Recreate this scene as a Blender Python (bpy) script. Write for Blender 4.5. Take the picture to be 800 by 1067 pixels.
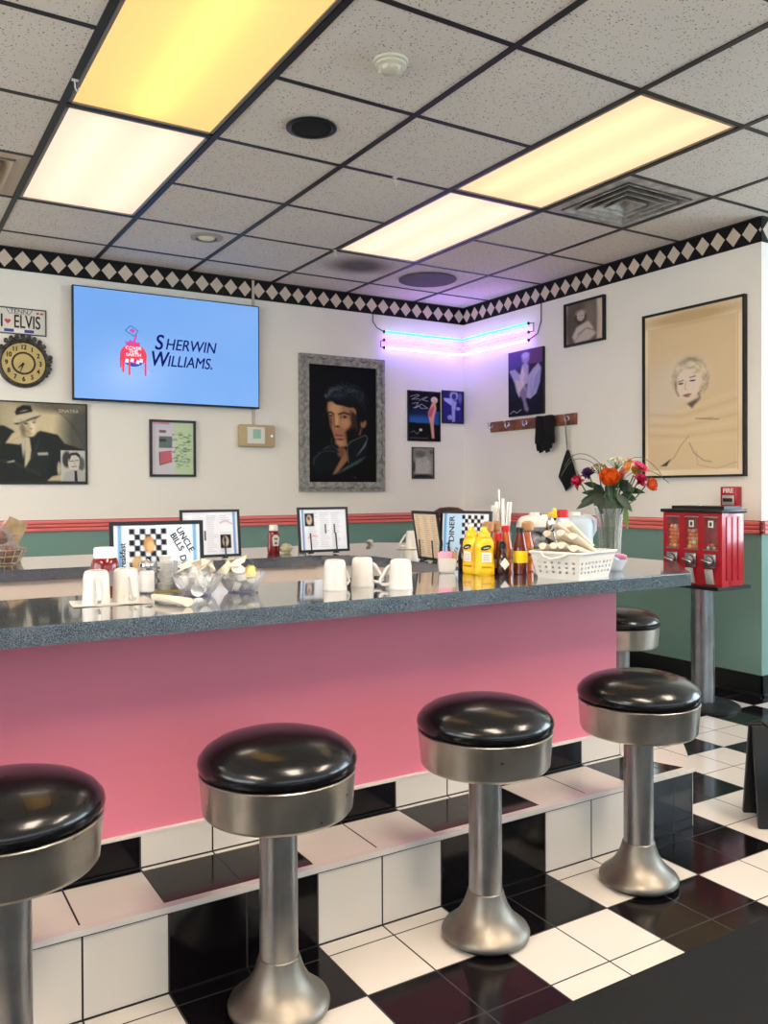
import bpy, bmesh, math, random
import numpy as np
from mathutils import Matrix, Vector
PI = math.pi
for o in list(bpy.data.objects): bpy.data.objects.remove(o)
SC = bpy.context.scene
COL = SC.collection
random.seed(7)
rnd = random.uniform

# ------------------------------------------------------------------ key dimensions (metres)
CAMZ = 1.14          # eye height
ZC = 2.635           # ceiling height
XW, YW = 4.19, 5.58  # faces of the right and back walls
YE = 2.87            # where the right wall turns the corner
X_EAST, Y_FRONT, X_WEST = 6.6, -3.6, -3.4
S = 0.9623           # plan factor for things standing on the counter
ZT = 0.859           # counter top

# ------------------------------------------------------------------ camera
FPX = 879.12
cam = bpy.data.cameras.new('camera'); camo = bpy.data.objects.new('camera', cam); COL.objects.link(camo)
cam.sensor_fit = 'VERTICAL'; cam.sensor_height = 36.0; cam.lens = FPX / 1067 * 36.0
cam.shift_y = (517.58 - 533.5) / 1067
cam.clip_start = 0.02
yaw, pitch, roll = 0.54938, -0.007146, -0.004133
f = Vector((math.sin(yaw)*math.cos(pitch), math.cos(yaw)*math.cos(pitch), math.sin(pitch)))
r = Vector((math.cos(yaw), -math.sin(yaw), 0)); u = r.cross(f)
c_, s_ = math.cos(roll), math.sin(roll)
rr, uu = c_*r + s_*u, -s_*r + c_*u
M = Matrix((rr, uu, -f)).transposed().to_4x4(); M.translation = (0, 0, CAMZ)
camo.matrix_world = M
SC.camera = camo

# ------------------------------------------------------------------ light and exposure
SC.view_settings.view_transform = 'Standard'
try: SC.view_settings.look = 'None'
except Exception: pass
SC.view_settings.gamma = 1.0
SC.view_settings.use_curve_mapping = False
SC.view_settings.exposure = 0.24
w = bpy.data.worlds.new('sky'); SC.world = w; w.use_nodes = True
bg = w.node_tree.nodes['Background']; bg.inputs[0].default_value = (0.62, 0.80, 1.0, 1); bg.inputs[1].default_value = 1.0

def area(name, loc, rot, sx, sy, power, col):
    l = bpy.data.lights.new(name, 'AREA'); l.shape = 'RECTANGLE'; l.size = sx; l.size_y = sy
    l.energy = power; l.color = col
    o = bpy.data.objects.new(name, l); COL.objects.link(o); o.location = loc; o.rotation_euler = rot
    return o
# daylight falling in through the street windows (east wall and front wall)
area('daylight_east', (X_EAST + 0.25, -0.4, 1.6), (0, PI/2, 0), 1.7, 4.6, 230, (0.72, 0.88, 1.0))
area('daylight_front', (1.6, Y_FRONT - 0.25, 1.6), (PI/2, 0, 0), 7.6, 1.7, 60, (0.80, 0.88, 1.0))
area('added_fill_west', (X_WEST - 0.25, 1.4, 1.6), (0, -PI/2, 0), 1.7, 5.4, 150, (0.96, 0.97, 1.0))  # added fill light from the left, to lift the right wall
LAMP = 1.0

# ------------------------------------------------------------------ materials
def lin(c):
    out = []
    for v in c:
        v = v / 255.0
        out.append(v/12.92 if v <= 0.04045 else ((v+0.055)/1.055)**2.4)
    return tuple(out)
def L4(c): return lin(c) + (1.0,)
MATS = {}
def mat(name, rgb=(200,200,200), rough=0.5, metal=0.0, emit=None, es=0.0, trans=0.0, ior=1.45, coat=0.0, noise=None, bump=None, spec=None):
    if name in MATS: return MATS[name]
    m = bpy.data.materials.new(name); m.use_nodes = True
    nt = m.node_tree; b = nt.nodes['Principled BSDF']
    b.inputs['Base Color'].default_value = L4(rgb)
    b.inputs['Roughness'].default_value = rough; b.inputs['Metallic'].default_value = metal
    b.inputs['IOR'].default_value = ior
    b.inputs['Transmission Weight'].default_value = trans
    b.inputs['Coat Weight'].default_value = coat
    if spec is not None: b.inputs['Specular IOR Level'].default_value = spec
    if emit: b.inputs['Emission Color'].default_value = L4(emit); b.inputs['Emission Strength'].default_value = es
    if noise:
        sc, amt = noise[0], noise[1]
        tc = nt.nodes.new('ShaderNodeTexCoord'); n = nt.nodes.new('ShaderNodeTexNoise')
        n.inputs['Scale'].default_value = sc; n.inputs['Detail'].default_value = 4
        mx = nt.nodes.new('ShaderNodeMix'); mx.data_type = 'RGBA'
        mp = nt.nodes.new('ShaderNodeMapRange'); mp.inputs[1].default_value = 0.35; mp.inputs[2].default_value = 0.7
        nt.links.new(tc.outputs['Object'], n.inputs['Vector'])
        nt.links.new(n.outputs[0], mp.inputs[0]); nt.links.new(mp.outputs[0], mx.inputs[0])
        mx.inputs[6].default_value = L4(rgb)
        c2 = noise[2] if len(noise) > 2 else tuple(v*(1-amt) for v in rgb)
        mx.inputs[7].default_value = L4(c2)
        nt.links.new(mx.outputs[2], b.inputs['Base Color'])
    if bump:
        n2 = nt.nodes.new('ShaderNodeTexNoise'); n2.inputs['Scale'].default_value = bump[0]; n2.inputs['Detail'].default_value = 6
        tc2 = nt.nodes.new('ShaderNodeTexCoord'); nt.links.new(tc2.outputs['Object'], n2.inputs['Vector'])
        bp = nt.nodes.new('ShaderNodeBump'); bp.inputs['Strength'].default_value = bump[1]; bp.inputs['Distance'].default_value = bump[2]
        nt.links.new(n2.outputs[0], bp.inputs['Height']); nt.links.new(bp.outputs[0], b.inputs['Normal'])
    MATS[name] = m
    return m
class NT:
    """small node-building helper"""
    def __init__(s, name, rough=0.4):
        s.m = bpy.data.materials.new(name); s.m.use_nodes = True; s.t = s.m.node_tree
        s.b = s.t.nodes['Principled BSDF']; s.b.inputs['Roughness'].default_value = rough; MATS[name] = s.m
    def n(s, ty, **kw):
        x = s.t.nodes.new(ty)
        for k, v in kw.items(): setattr(x, k, v)
        return x
    def l(s, a, b): s.t.links.new(a, b)
    def math(s, op, a, b=None, c=None):
        x = s.n('ShaderNodeMath', operation=op)
        for i, v in enumerate((a, b, c)):
            if v is None: continue
            if isinstance(v, (int, float)): x.inputs[i].default_value = v
            else: s.l(v, x.inputs[i])
        return x.outputs[0]
    def mix(s, fac, a, b):
        x = s.n('ShaderNodeMix', data_type='RGBA')
        for i, v in ((0, fac), (6, a), (7, b)):
            if isinstance(v, (int, float)): x.inputs[i].default_value = v
            elif isinstance(v, tuple): x.inputs[i].default_value = v if len(v) == 4 else v + (1,)
            else: s.l(v, x.inputs[i])
        return x.outputs[2]
    def pos(s, obj=False):
        if obj: v = s.n('ShaderNodeTexCoord').outputs['Object']
        else: v = s.n('ShaderNodeNewGeometry').outputs['Position']
        x = s.n('ShaderNodeSeparateXYZ'); s.l(v, x.inputs[0]); return v, x.outputs[0], x.outputs[1], x.outputs[2]

# walls: cream paint above the rail, teal below
def wall_material():
    k = NT('wall_paint', 0.65)
    v, x, y, z = k.pos()
    n = k.n('ShaderNodeTexNoise'); n.inputs['Scale'].default_value = 2.2; n.inputs['Detail'].default_value = 5; k.l(v, n.inputs['Vector'])
    cream = k.mix(n.outputs[0], L4((245,242,231)), L4((238,234,221)))
    teal = k.mix(n.outputs[0], L4((122,158,146)), L4((108,146,136)))
    k.l(k.mix(k.math('LESS_THAN', z, 0.905), cream, teal), k.b.inputs['Base Color'])
    return k.m
def tile_material(name, x0, y0, s, kind):
    """black and white tiles laid two by two; kind: 'floor' or 'step'"""
    k = NT(name, 0.13); k.b.inputs['Specular IOR Level'].default_value = 0.28
    v, x, y, z = k.pos()
    gx = k.math('DIVIDE', k.math('SUBTRACT', x, x0), s)
    px = k.math('FLOORED_MODULO', k.math('FLOOR', k.math('DIVIDE', gx, 2.0)), 2.0)
    if kind == 'floor':
        gy = k.math('DIVIDE', k.math('SUBTRACT', y, y0), s)
        py = k.math('FLOORED_MODULO', k.math('FLOOR', k.math('DIVIDE', gy, 2.0)), 2.0)
        par = k.math('FLOORED_MODULO', k.math('ADD', px, py), 2.0)
        gr = [gx, gy]
    else:
        par = k.math('FLOORED_MODULO', k.math('ADD', px, k.math('GREATER_THAN', y, 2.0996)), 2.0)
        gr = [gx]
    d = None
    for g in gr:
        e = k.math('ABSOLUTE', k.math('SUBTRACT', k.math('FRACT', g), 0.5))
        d = e if d is None else k.math('MAXIMUM', d, e)
    if kind == 'step':
        # the tiles past the mitre at the chamfered corner are white
        par = k.math('MULTIPLY', par, k.math('LESS_THAN', k.math('ADD', k.math('SUBTRACT', x, 2.372), k.math('MULTIPLY', k.math('SUBTRACT', y, 1.885), 0.4142)), 0.0))
        # the joint along the back of the tread and the joints at floor level
        e = k.math('SUBTRACT', 0.5, k.math('DIVIDE', k.math('ABSOLUTE', k.math('SUBTRACT', y, 2.0996)), s))
        d = k.math('MAXIMUM', d, e)
    grout = k.math('GREATER_THAN', d, 0.5 - 0.0022/s)
    n = k.n('ShaderNodeTexNoise'); n.inputs['Scale'].default_value = 3.0; n.inputs['Detail'].default_value = 6; k.l(v, n.inputs['Vector'])
    white = k.mix(n.outputs[0], L4((220,212,201)), L4((204,196,186)))
    black = k.mix(n.outputs[0], L4((9,8,9)), L4((20,15,18)))
    c = k.mix(par, white, black)
    gcol = k.mix(par, L4((16,14,14)), L4((52,47,48)))
    k.l(k.mix(grout, c, gcol), k.b.inputs['Base Color'])
    k.l(k.math('ADD', 0.12, k.math('MULTIPLY', grout, 0.5)), k.b.inputs['Roughness'])
    return k.m
def ceiling_material():
    k = NT('ceiling_tile', 0.85)
    v, x, y, z = k.pos()
    vo = k.n('ShaderNodeTexVoronoi'); vo.inputs['Scale'].default_value = 85; k.l(v, vo.inputs['Vector'])
    n = k.n('ShaderNodeTexNoise'); n.inputs['Scale'].default_value = 160; n.inputs['Detail'].default_value = 3; k.l(v, n.inputs['Vector'])
    n3 = k.n('ShaderNodeTexNoise'); n3.inputs['Scale'].default_value = 1.3; n3.inputs['Detail'].default_value = 4; k.l(v, n3.inputs['Vector'])
    pit = k.math('LESS_THAN', vo.outputs['Distance'], 0.27)
    pit = k.math('MULTIPLY', pit, k.math('GREATER_THAN', n.outputs[0], 0.52))
    base = k.mix(n3.outputs[0], L4((236,228,216)), L4((222,213,202)))
    c = k.mix(pit, base, L4((96,88,80)))
    # soot stain on one tile near the back corner
    sx = k.math('DIVIDE', k.math('SUBTRACT', x, 2.80), 0.34); sy = k.math('DIVIDE', k.math('SUBTRACT', y, 4.88), 0.30)
    rr_ = k.math('SQRT', k.math('ADD', k.math('MULTIPLY', sx, sx), k.math('MULTIPLY', sy, sy)))
    st = k.n('ShaderNodeMapRange'); st.interpolation_type = 'SMOOTHSTEP'
    st.inputs[1].default_value = 0.35; st.inputs[2].default_value = 1.0; st.inputs[3].default_value = 0.85; st.inputs[4].default_value = 0.0
    k.l(k.math('ADD', rr_, k.math('MULTIPLY', k.math('SUBTRACT', n3.outputs[0], 0.5), 0.6)), st.inputs[0])
    k.l(k.mix(st.outputs[0], c, L4((48,40,40))), k.b.inputs['Base Color'])
    return k.m
def laminate_material():
    k = NT('counter_laminate', 0.11)
    v, x, y, z = k.pos()
    n = k.n('ShaderNodeTexNoise'); n.inputs['Scale'].default_value = 60; n.inputs['Detail'].default_value = 4; k.l(v, n.inputs['Vector'])
    va = k.n('ShaderNodeVectorMath', operation='MULTIPLY_ADD'); k.l(n.outputs[1], va.inputs[0]); va.inputs[1].default_value = (0.02,)*3; k.l(v, va.inputs[2])
    vo = k.n('ShaderNodeTexVoronoi', feature='DISTANCE_TO_EDGE'); vo.inputs['Scale'].default_value = 190; k.l(va.outputs[0], vo.inputs['Vector'])
    ln = k.math('LESS_THAN', vo.outputs['Distance'], 0.06)
    base = k.mix(n.outputs[0], L4((32,40,52)), L4((62,72,88)))
    k.l(k.mix(ln, base, L4((112,120,132))), k.b.inputs['Base Color'])
    k.b.inputs['IOR'].default_value = 1.9; k.b.inputs['Coat Weight'].default_value = 1.0; k.b.inputs['Coat IOR'].default_value = 1.75; k.b.inputs['Coat Roughness'].default_value = 0.05
    return k.m
def diamond_material():
    k = NT('diamond_border', 0.4); k.b.inputs['Specular IOR Level'].default_value = 0.25
    v, x, y, z = k.pos(obj=True)
    uu_ = k.math('ABSOLUTE', k.math('SUBTRACT', k.math('FRACT', k.math('DIVIDE', x, 0.1036)), 0.5))
    vv_ = k.math('ABSOLUTE', z)
    d = k.math('ADD', k.math('DIVIDE', uu_, 0.46), k.math('DIVIDE', vv_, 0.0545))
    n = k.n('ShaderNodeTexNoise'); n.inputs['Scale'].default_value = 9; k.l(v, n.inputs['Vector'])
    cr = k.mix(n.outputs[0], L4((222,206,186)), L4((205,188,168)))
    k.l(k.mix(k.math('LESS_THAN', d, 1.0), L4((16,14,16)), cr), k.b.inputs['Base Color'])
    return k.m
def brushed(name, rgb, rough=0.3, axis=2):
    if name in MATS: return MATS[name]
    k = NT(name, rough); k.b.inputs['Metallic'].default_value = 1.0
    v = k.n('ShaderNodeTexCoord').outputs['Object']
    mp = k.n('ShaderNodeMapping'); sc = [60, 60, 60]; sc[axis] = 3; mp.inputs['Scale'].default_value = sc; k.l(v, mp.inputs[0])
    n = k.n('ShaderNodeTexNoise'); n.inputs['Scale'].default_value = 1.0; n.inputs['Detail'].default_value = 5; k.l(mp.outputs[0], n.inputs['Vector'])
    n2 = k.n('ShaderNodeTexNoise'); n2.inputs['Scale'].default_value = 14; n2.inputs['Detail'].default_value = 6; k.l(v, n2.inputs['Vector'])
    c = k.mix(n2.outputs[0], L4(rgb), L4(tuple(q*0.72 for q in rgb)))
    k.l(c, k.b.inputs['Base Color'])
    k.l(k.math('ADD', rough-0.08, k.math('MULTIPLY', n.outputs[0], 0.2)), k.b.inputs['Roughness'])
    return k.m
def picture_material(name, rough):
    k = NT(name, rough)
    a = k.n('ShaderNodeAttribute', attribute_name='Col')
    k.l(a.outputs[0], k.b.inputs['Base Color']); k.b.inputs['Specular IOR Level'].default_value = 0.15
    return k.m
def screen_material():
    k = NT('lit_screen', 0.2)
    v, x, y, z = k.pos(obj=True)
    n = k.n('ShaderNodeTexNoise'); n.inputs['Scale'].default_value = 1.6; n.inputs['Detail'].default_value = 2; k.l(v, n.inputs['Vector'])
    c = k.mix(n.outputs[0], L4((112,168,246)), L4((134,188,252)))
    k.b.inputs['Base Color'].default_value = (0.005, 0.005, 0.006, 1)
    k.l(c, k.b.inputs['Emission Color']); k.b.inputs['Emission Strength'].default_value = 0.80
    return k.m
def lens_material(name, rgb, es, tr):
    """prismatic diffuser: lets the tubes behind glow through, ribbed"""
    m = bpy.data.materials.new(name); m.use_nodes = True; nt = m.node_tree; nt.nodes.clear(); MATS[name] = m
    out = nt.nodes.new('ShaderNodeOutputMaterial'); ad = nt.nodes.new('ShaderNodeAddShader')
    em = nt.nodes.new('ShaderNodeEmission'); em.inputs[0].default_value = L4(rgb); em.inputs[1].default_value = es
    t = nt.nodes.new('ShaderNodeBsdfTranslucent'); t.inputs[0].default_value = tuple(q*tr for q in lin(rgb)) + (1,)
    nt.links.new(em.outputs[0], ad.inputs[0]); nt.links.new(t.outputs[0], ad.inputs[1]); nt.links.new(ad.outputs[0], out.inputs[0])
    return m
def pane_material():
    m = bpy.data.materials.new('window_glass'); m.use_nodes = True; nt = m.node_tree; nt.nodes.clear(); MATS['window_glass'] = m
    out = nt.nodes.new('ShaderNodeOutputMaterial'); mx = nt.nodes.new('ShaderNodeMixShader'); mx.inputs[0].default_value = 0.06
    a = nt.nodes.new('ShaderNodeBsdfTransparent'); b = nt.nodes.new('ShaderNodeBsdfGlossy'); b.inputs['Roughness'].default_value = 0.02
    nt.links.new(a.outputs[0], mx.inputs[1]); nt.links.new(b.outputs[0], mx.inputs[2]); nt.links.new(mx.outputs[0], out.inputs[0])
    return m
def clear_material(name, tint=(255,255,255), op=0.07, mx_=0.75):
    """thin clear plastic or glass: mostly see-through with a sheen"""
    if name in MATS: return MATS[name]
    m = bpy.data.materials.new(name); m.use_nodes = True; nt = m.node_tree; nt.nodes.clear(); MATS[name] = m
    out = nt.nodes.new('ShaderNodeOutputMaterial'); mx = nt.nodes.new('ShaderNodeMixShader')
    lw = nt.nodes.new('ShaderNodeLayerWeight'); lw.inputs[0].default_value = 0.35
    mp = nt.nodes.new('ShaderNodeMapRange'); mp.inputs[3].default_value = op; mp.inputs[4].default_value = mx_
    nt.links.new(lw.outputs['Facing'], mp.inputs[0]); nt.links.new(mp.outputs[0], mx.inputs[0])
    a = nt.nodes.new('ShaderNodeBsdfTransparent'); a.inputs[0].default_value = L4(tint)
    b = nt.nodes.new('ShaderNodeBsdfPrincipled'); b.inputs['Base Color'].default_value = L4(tuple(t*0.9 for t in tint)); b.inputs['Roughness'].default_value = 0.06
    nt.links.new(a.outputs[0], mx.inputs[1]); nt.links.new(b.outputs[0], mx.inputs[2]); nt.links.new(mx.outputs[0], out.inputs[0])
    return m

WALL = wall_material(); CEIL = ceiling_material(); LAM = laminate_material(); DIAM = diamond_material()
TS = 0.1890; TX, TY = 0.9546, 1.6395
FLOOR = tile_material('floor_tile', TX, TY, TS, 'floor'); STEP = tile_material('step_tile', TX, TY, TS, 'step')
PIC = picture_material('picture_print', 0.5); PICM = picture_material('picture_matte', 0.6)
SCREEN = screen_material()
BLACK = mat('black_plastic', (18,18,20), 0.35)
BLACKM = mat('black_metal', (22,21,22), 0.4)
WHITE = mat('white_ceramic', (216,210,200), 0.15, coat=0.3)
PAPER = mat('white_paper', (224,220,212), 0.75)
CHROME = mat('chrome', (225,225,225), 0.12, 1.0)
STEEL = brushed('brushed_steel', (226,220,208), 0.30, 0)
STEELP = brushed('pole_steel', (186,184,182), 0.34, 2)
CAST = brushed('cast_aluminium', (152,144,132), 0.42, 2)
VINYL = mat('black_vinyl', (12,11,12), 0.22, coat=0.25, bump=(90, 0.08, 0.002))
RED = mat('red_enamel', (176,14,34), 0.25, coat=0.4)
PINK = mat('pink_laminate', (214,122,142), 0.42, noise=(1.5, 0.05))
GLASS = clear_material('clear_glass')
CLEARB = clear_material('clear_plastic', (250,250,252), 0.02, 0.22)

# ------------------------------------------------------------------ mesh helpers
def B(): return bmesh.new()
def _mi(bm, n0, mi):
    if mi:
        bm.faces.ensure_lookup_table()
        for q in bm.faces[n0:]: q.material_index = mi
def box(bm, x0, x1, y0, y1, z0, z1, mi=0, bev=0.0, mx=None, segs=2):
    n0 = len(bm.faces)
    if bev > 0:
        t = bmesh.new(); _raw(t, x0, x1, y0, y1, z0, z1)
        bmesh.ops.bevel(t, geom=t.edges[:], offset=bev, segments=segs, profile=0.5, affect='EDGES')
        join(bm, t, mx); _mi(bm, n0, mi); return
    vs = _raw(bm, x0, x1, y0, y1, z0, z1)
    if mx is not None:
        for v in vs: v.co = mx @ v.co
    _mi(bm, n0, mi)
def _raw(bm, x0, x1, y0, y1, z0, z1):
    vs = [bm.verts.new(p) for p in ((x0,y0,z0),(x1,y0,z0),(x1,y1,z0),(x0,y1,z0),(x0,y0,z1),(x1,y0,z1),(x1,y1,z1),(x0,y1,z1))]
    for q in ((0,3,2,1),(4,5,6,7),(0,1,5,4),(1,2,6,5),(2,3,7,6),(3,0,4,7)): bm.faces.new([vs[i] for i in q])
    return vs
def join(bm, t, mx=None):
    mp = {}
    for v in t.verts: mp[v] = bm.verts.new(mx @ v.co if mx is not None else v.co)
    for q in t.faces:
        try:
            nf = bm.faces.new([mp[v] for v in q.verts]); nf.material_index = q.material_index
        except ValueError: pass
    t.free()
def lathe(bm, prof, n=28, mx=None, mi=0, flute=None, cap0=True, cap1=True):
    """prof: list of (radius, z)"""
    n0 = len(bm.faces); rings = []
    for (R_, z) in prof:
        ring = []
        for i in range(n):
            a = 2*PI*i/n; q = R_
            if flute: q = R_*(1 + flute[1]*math.cos(flute[0]*a + (flute[2]*z if len(flute) > 2 else 0)))
            p = Vector((q*math.cos(a), q*math.sin(a), z)); ring.append(bm.verts.new(mx @ p if mx is not None else p))
        rings.append(ring)
    for a, b in zip(rings, rings[1:]):
        for i in range(n): bm.faces.new((a[i], a[(i+1) % n], b[(i+1) % n], b[i]))
    if cap0: bm.faces.new(rings[0][::-1])
    if cap1: bm.faces.new(rings[-1])
    _mi(bm, n0, mi)
def tube(bm, pts, rad, n=8, mi=0, closed=False, caps=True):
    n0 = len(bm.faces)
    pts = [Vector(p) for p in pts]; rads = rad if isinstance(rad, (list, tuple)) else [rad]*len(pts)
    rings = []; up = None
    for i, p in enumerate(pts):
        if closed: t = (pts[(i+1) % len(pts)] - pts[i-1]).normalized()
        else: t = (pts[min(i+1, len(pts)-1)] - pts[max(i-1, 0)]).normalized()
        if up is None:
            up = Vector((0,0,1)) if abs(t.z) < 0.9 else Vector((1,0,0))
        a = t.cross(up); 
        if a.length < 1e-6: a = t.orthogonal()
        a.normalize(); b = a.cross(t).normalized(); up = b
        rings.append([bm.verts.new(p + rads[i]*(math.cos(2*PI*k/n)*a + math.sin(2*PI*k/n)*b)) for k in range(n)])
    m = len(rings)
    for i in range(m if closed else m-1):
        A, Bq = rings[i], rings[(i+1) % m]
        for k in range(n): bm.faces.new((A[k], A[(k+1) % n], Bq[(k+1) % n], Bq[k]))
    if caps and not closed:
        bm.faces.new(rings[0][::-1]); bm.faces.new(rings[-1])
    _mi(bm, n0, mi)
def prism(bm, poly, z0, z1, mi=0, mx=None, top=None):
    n0 = len(bm.faces)
    T_ = (lambda p: mx @ Vector(p)) if mx is not None else (lambda p: Vector(p))
    a = [bm.verts.new(T_((x, y, z0))) for x, y in poly]; b = [bm.verts.new(T_((x, y, z1))) for x, y in (top or poly)]
    bm.faces.new(a[::-1]); bm.faces.new(b); n = len(a)
    for i in range(n): bm.faces.new((a[i], a[(i+1) % n], b[(i+1) % n], b[i]))
    _mi(bm, n0, mi)
def sphere(bm, c, rad, nu=12, nv=8, mi=0, sc=(1,1,1), mx=None):
    n0 = len(bm.faces)
    t = bmesh.new(); bmesh.ops.create_uvsphere(t, u_segments=nu, v_segments=nv, radius=rad)
    m2 = Matrix.Translation(c) @ Matrix.Diagonal((*sc, 1))
    join(bm, t, mx @ m2 if mx is not None else m2); _mi(bm, n0, mi)
def text(bm, s, size, mx, mi=0, align='CENTER', shear=0.0, fat=0.0, sx=1.0, depth=0.0):
    cu = bpy.data.curves.new('t', 'FONT'); cu.body = s; cu.size = size; cu.align_x = align; cu.align_y = 'CENTER'; cu.shear = shear; cu.extrude = depth
    o = bpy.data.objects.new('t', cu); COL.objects.link(o)
    me = bpy.data.meshes.new_from_object(o.evaluated_get(bpy.context.evaluated_depsgraph_get()))
    bpy.data.objects.remove(o); bpy.data.curves.remove(cu)
    n0 = len(bm.faces); m3 = mx @ Matrix.Diagonal((sx, 1, 1, 1))
    for kk, (dx, dy) in enumerate(((0, 0),) if fat <= 0 else ((-fat, -fat*.5), (fat, fat*.5), (-fat, fat*.5), (fat, -fat*.5))):
        vs = [bm.verts.new(m3 @ (v.co + Vector((dx, dy, kk*.00012)))) for v in me.vertices]
        for p in me.polygons:
            try: bm.faces.new([vs[i] for i in p.vertices])
            except ValueError: pass
    bpy.data.meshes.remove(me); _mi(bm, n0, mi)
def upright(x, y, z, rot=0.0):
    """matrix putting XY drawings on a vertical face looking along -Y"""
    return Matrix.Translation((x, y, z)) @ Matrix.Rotation(PI/2, 4, 'X') @ Matrix.Rotation(rot, 4, 'Z')
def obj(name, bm, m, parent=None, loc=(0,0,0), rotz=0.0, smooth=True, recalc=True):
    if recalc: bmesh.ops.recalc_face_normals(bm, faces=bm.faces)
    me = bpy.data.meshes.new(name); bm.to_mesh(me); bm.free()
    for q in (m if isinstance(m, (list, tuple)) else [m]): me.materials.append(q)
    if smooth:
        me.polygons.foreach_set('use_smooth', [True]*len(me.polygons))
        try: me.set_sharp_from_angle(angle=math.radians(35))
        except Exception: pass
    o = bpy.data.objects.new(name, me); COL.objects.link(o); o.location = loc; o.rotation_euler = (0,0,rotz)
    if parent: o.parent = parent
    return o
def tag(o, label, cat, group=None):
    o['label'] = label; o['category'] = cat
    if group: o['group'] = group
    return o
def thing(name, label, cat, loc=(0,0,0), rotz=0.0, group=None):
    o = bpy.data.objects.new(name, None); o.empty_display_size = 0.05; COL.objects.link(o)
    o.location = loc; o.rotation_euler = (0,0,rotz)
    return tag(o, label, cat, group)
def struct(name, bm, m, **kw):
    o = obj(name, bm, m, **kw)
    if o.parent is None: o['kind'] = 'structure'
    return o
def dup(root, loc, rotz=0.0, label=None, rot=None):
    q = root.copy(); COL.objects.link(q); q.location = loc; q.rotation_euler = rot if rot else (0,0,rotz)
    if label: q['label'] = label
    for ch in list(root.children):
        c = ch.copy(); COL.objects.link(c); c.parent = q
        for g in ch.children:
            d = g.copy(); COL.objects.link(d); d.parent = c
    return q
def CP(x, y): return (x*S, y*S, ZT)

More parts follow.
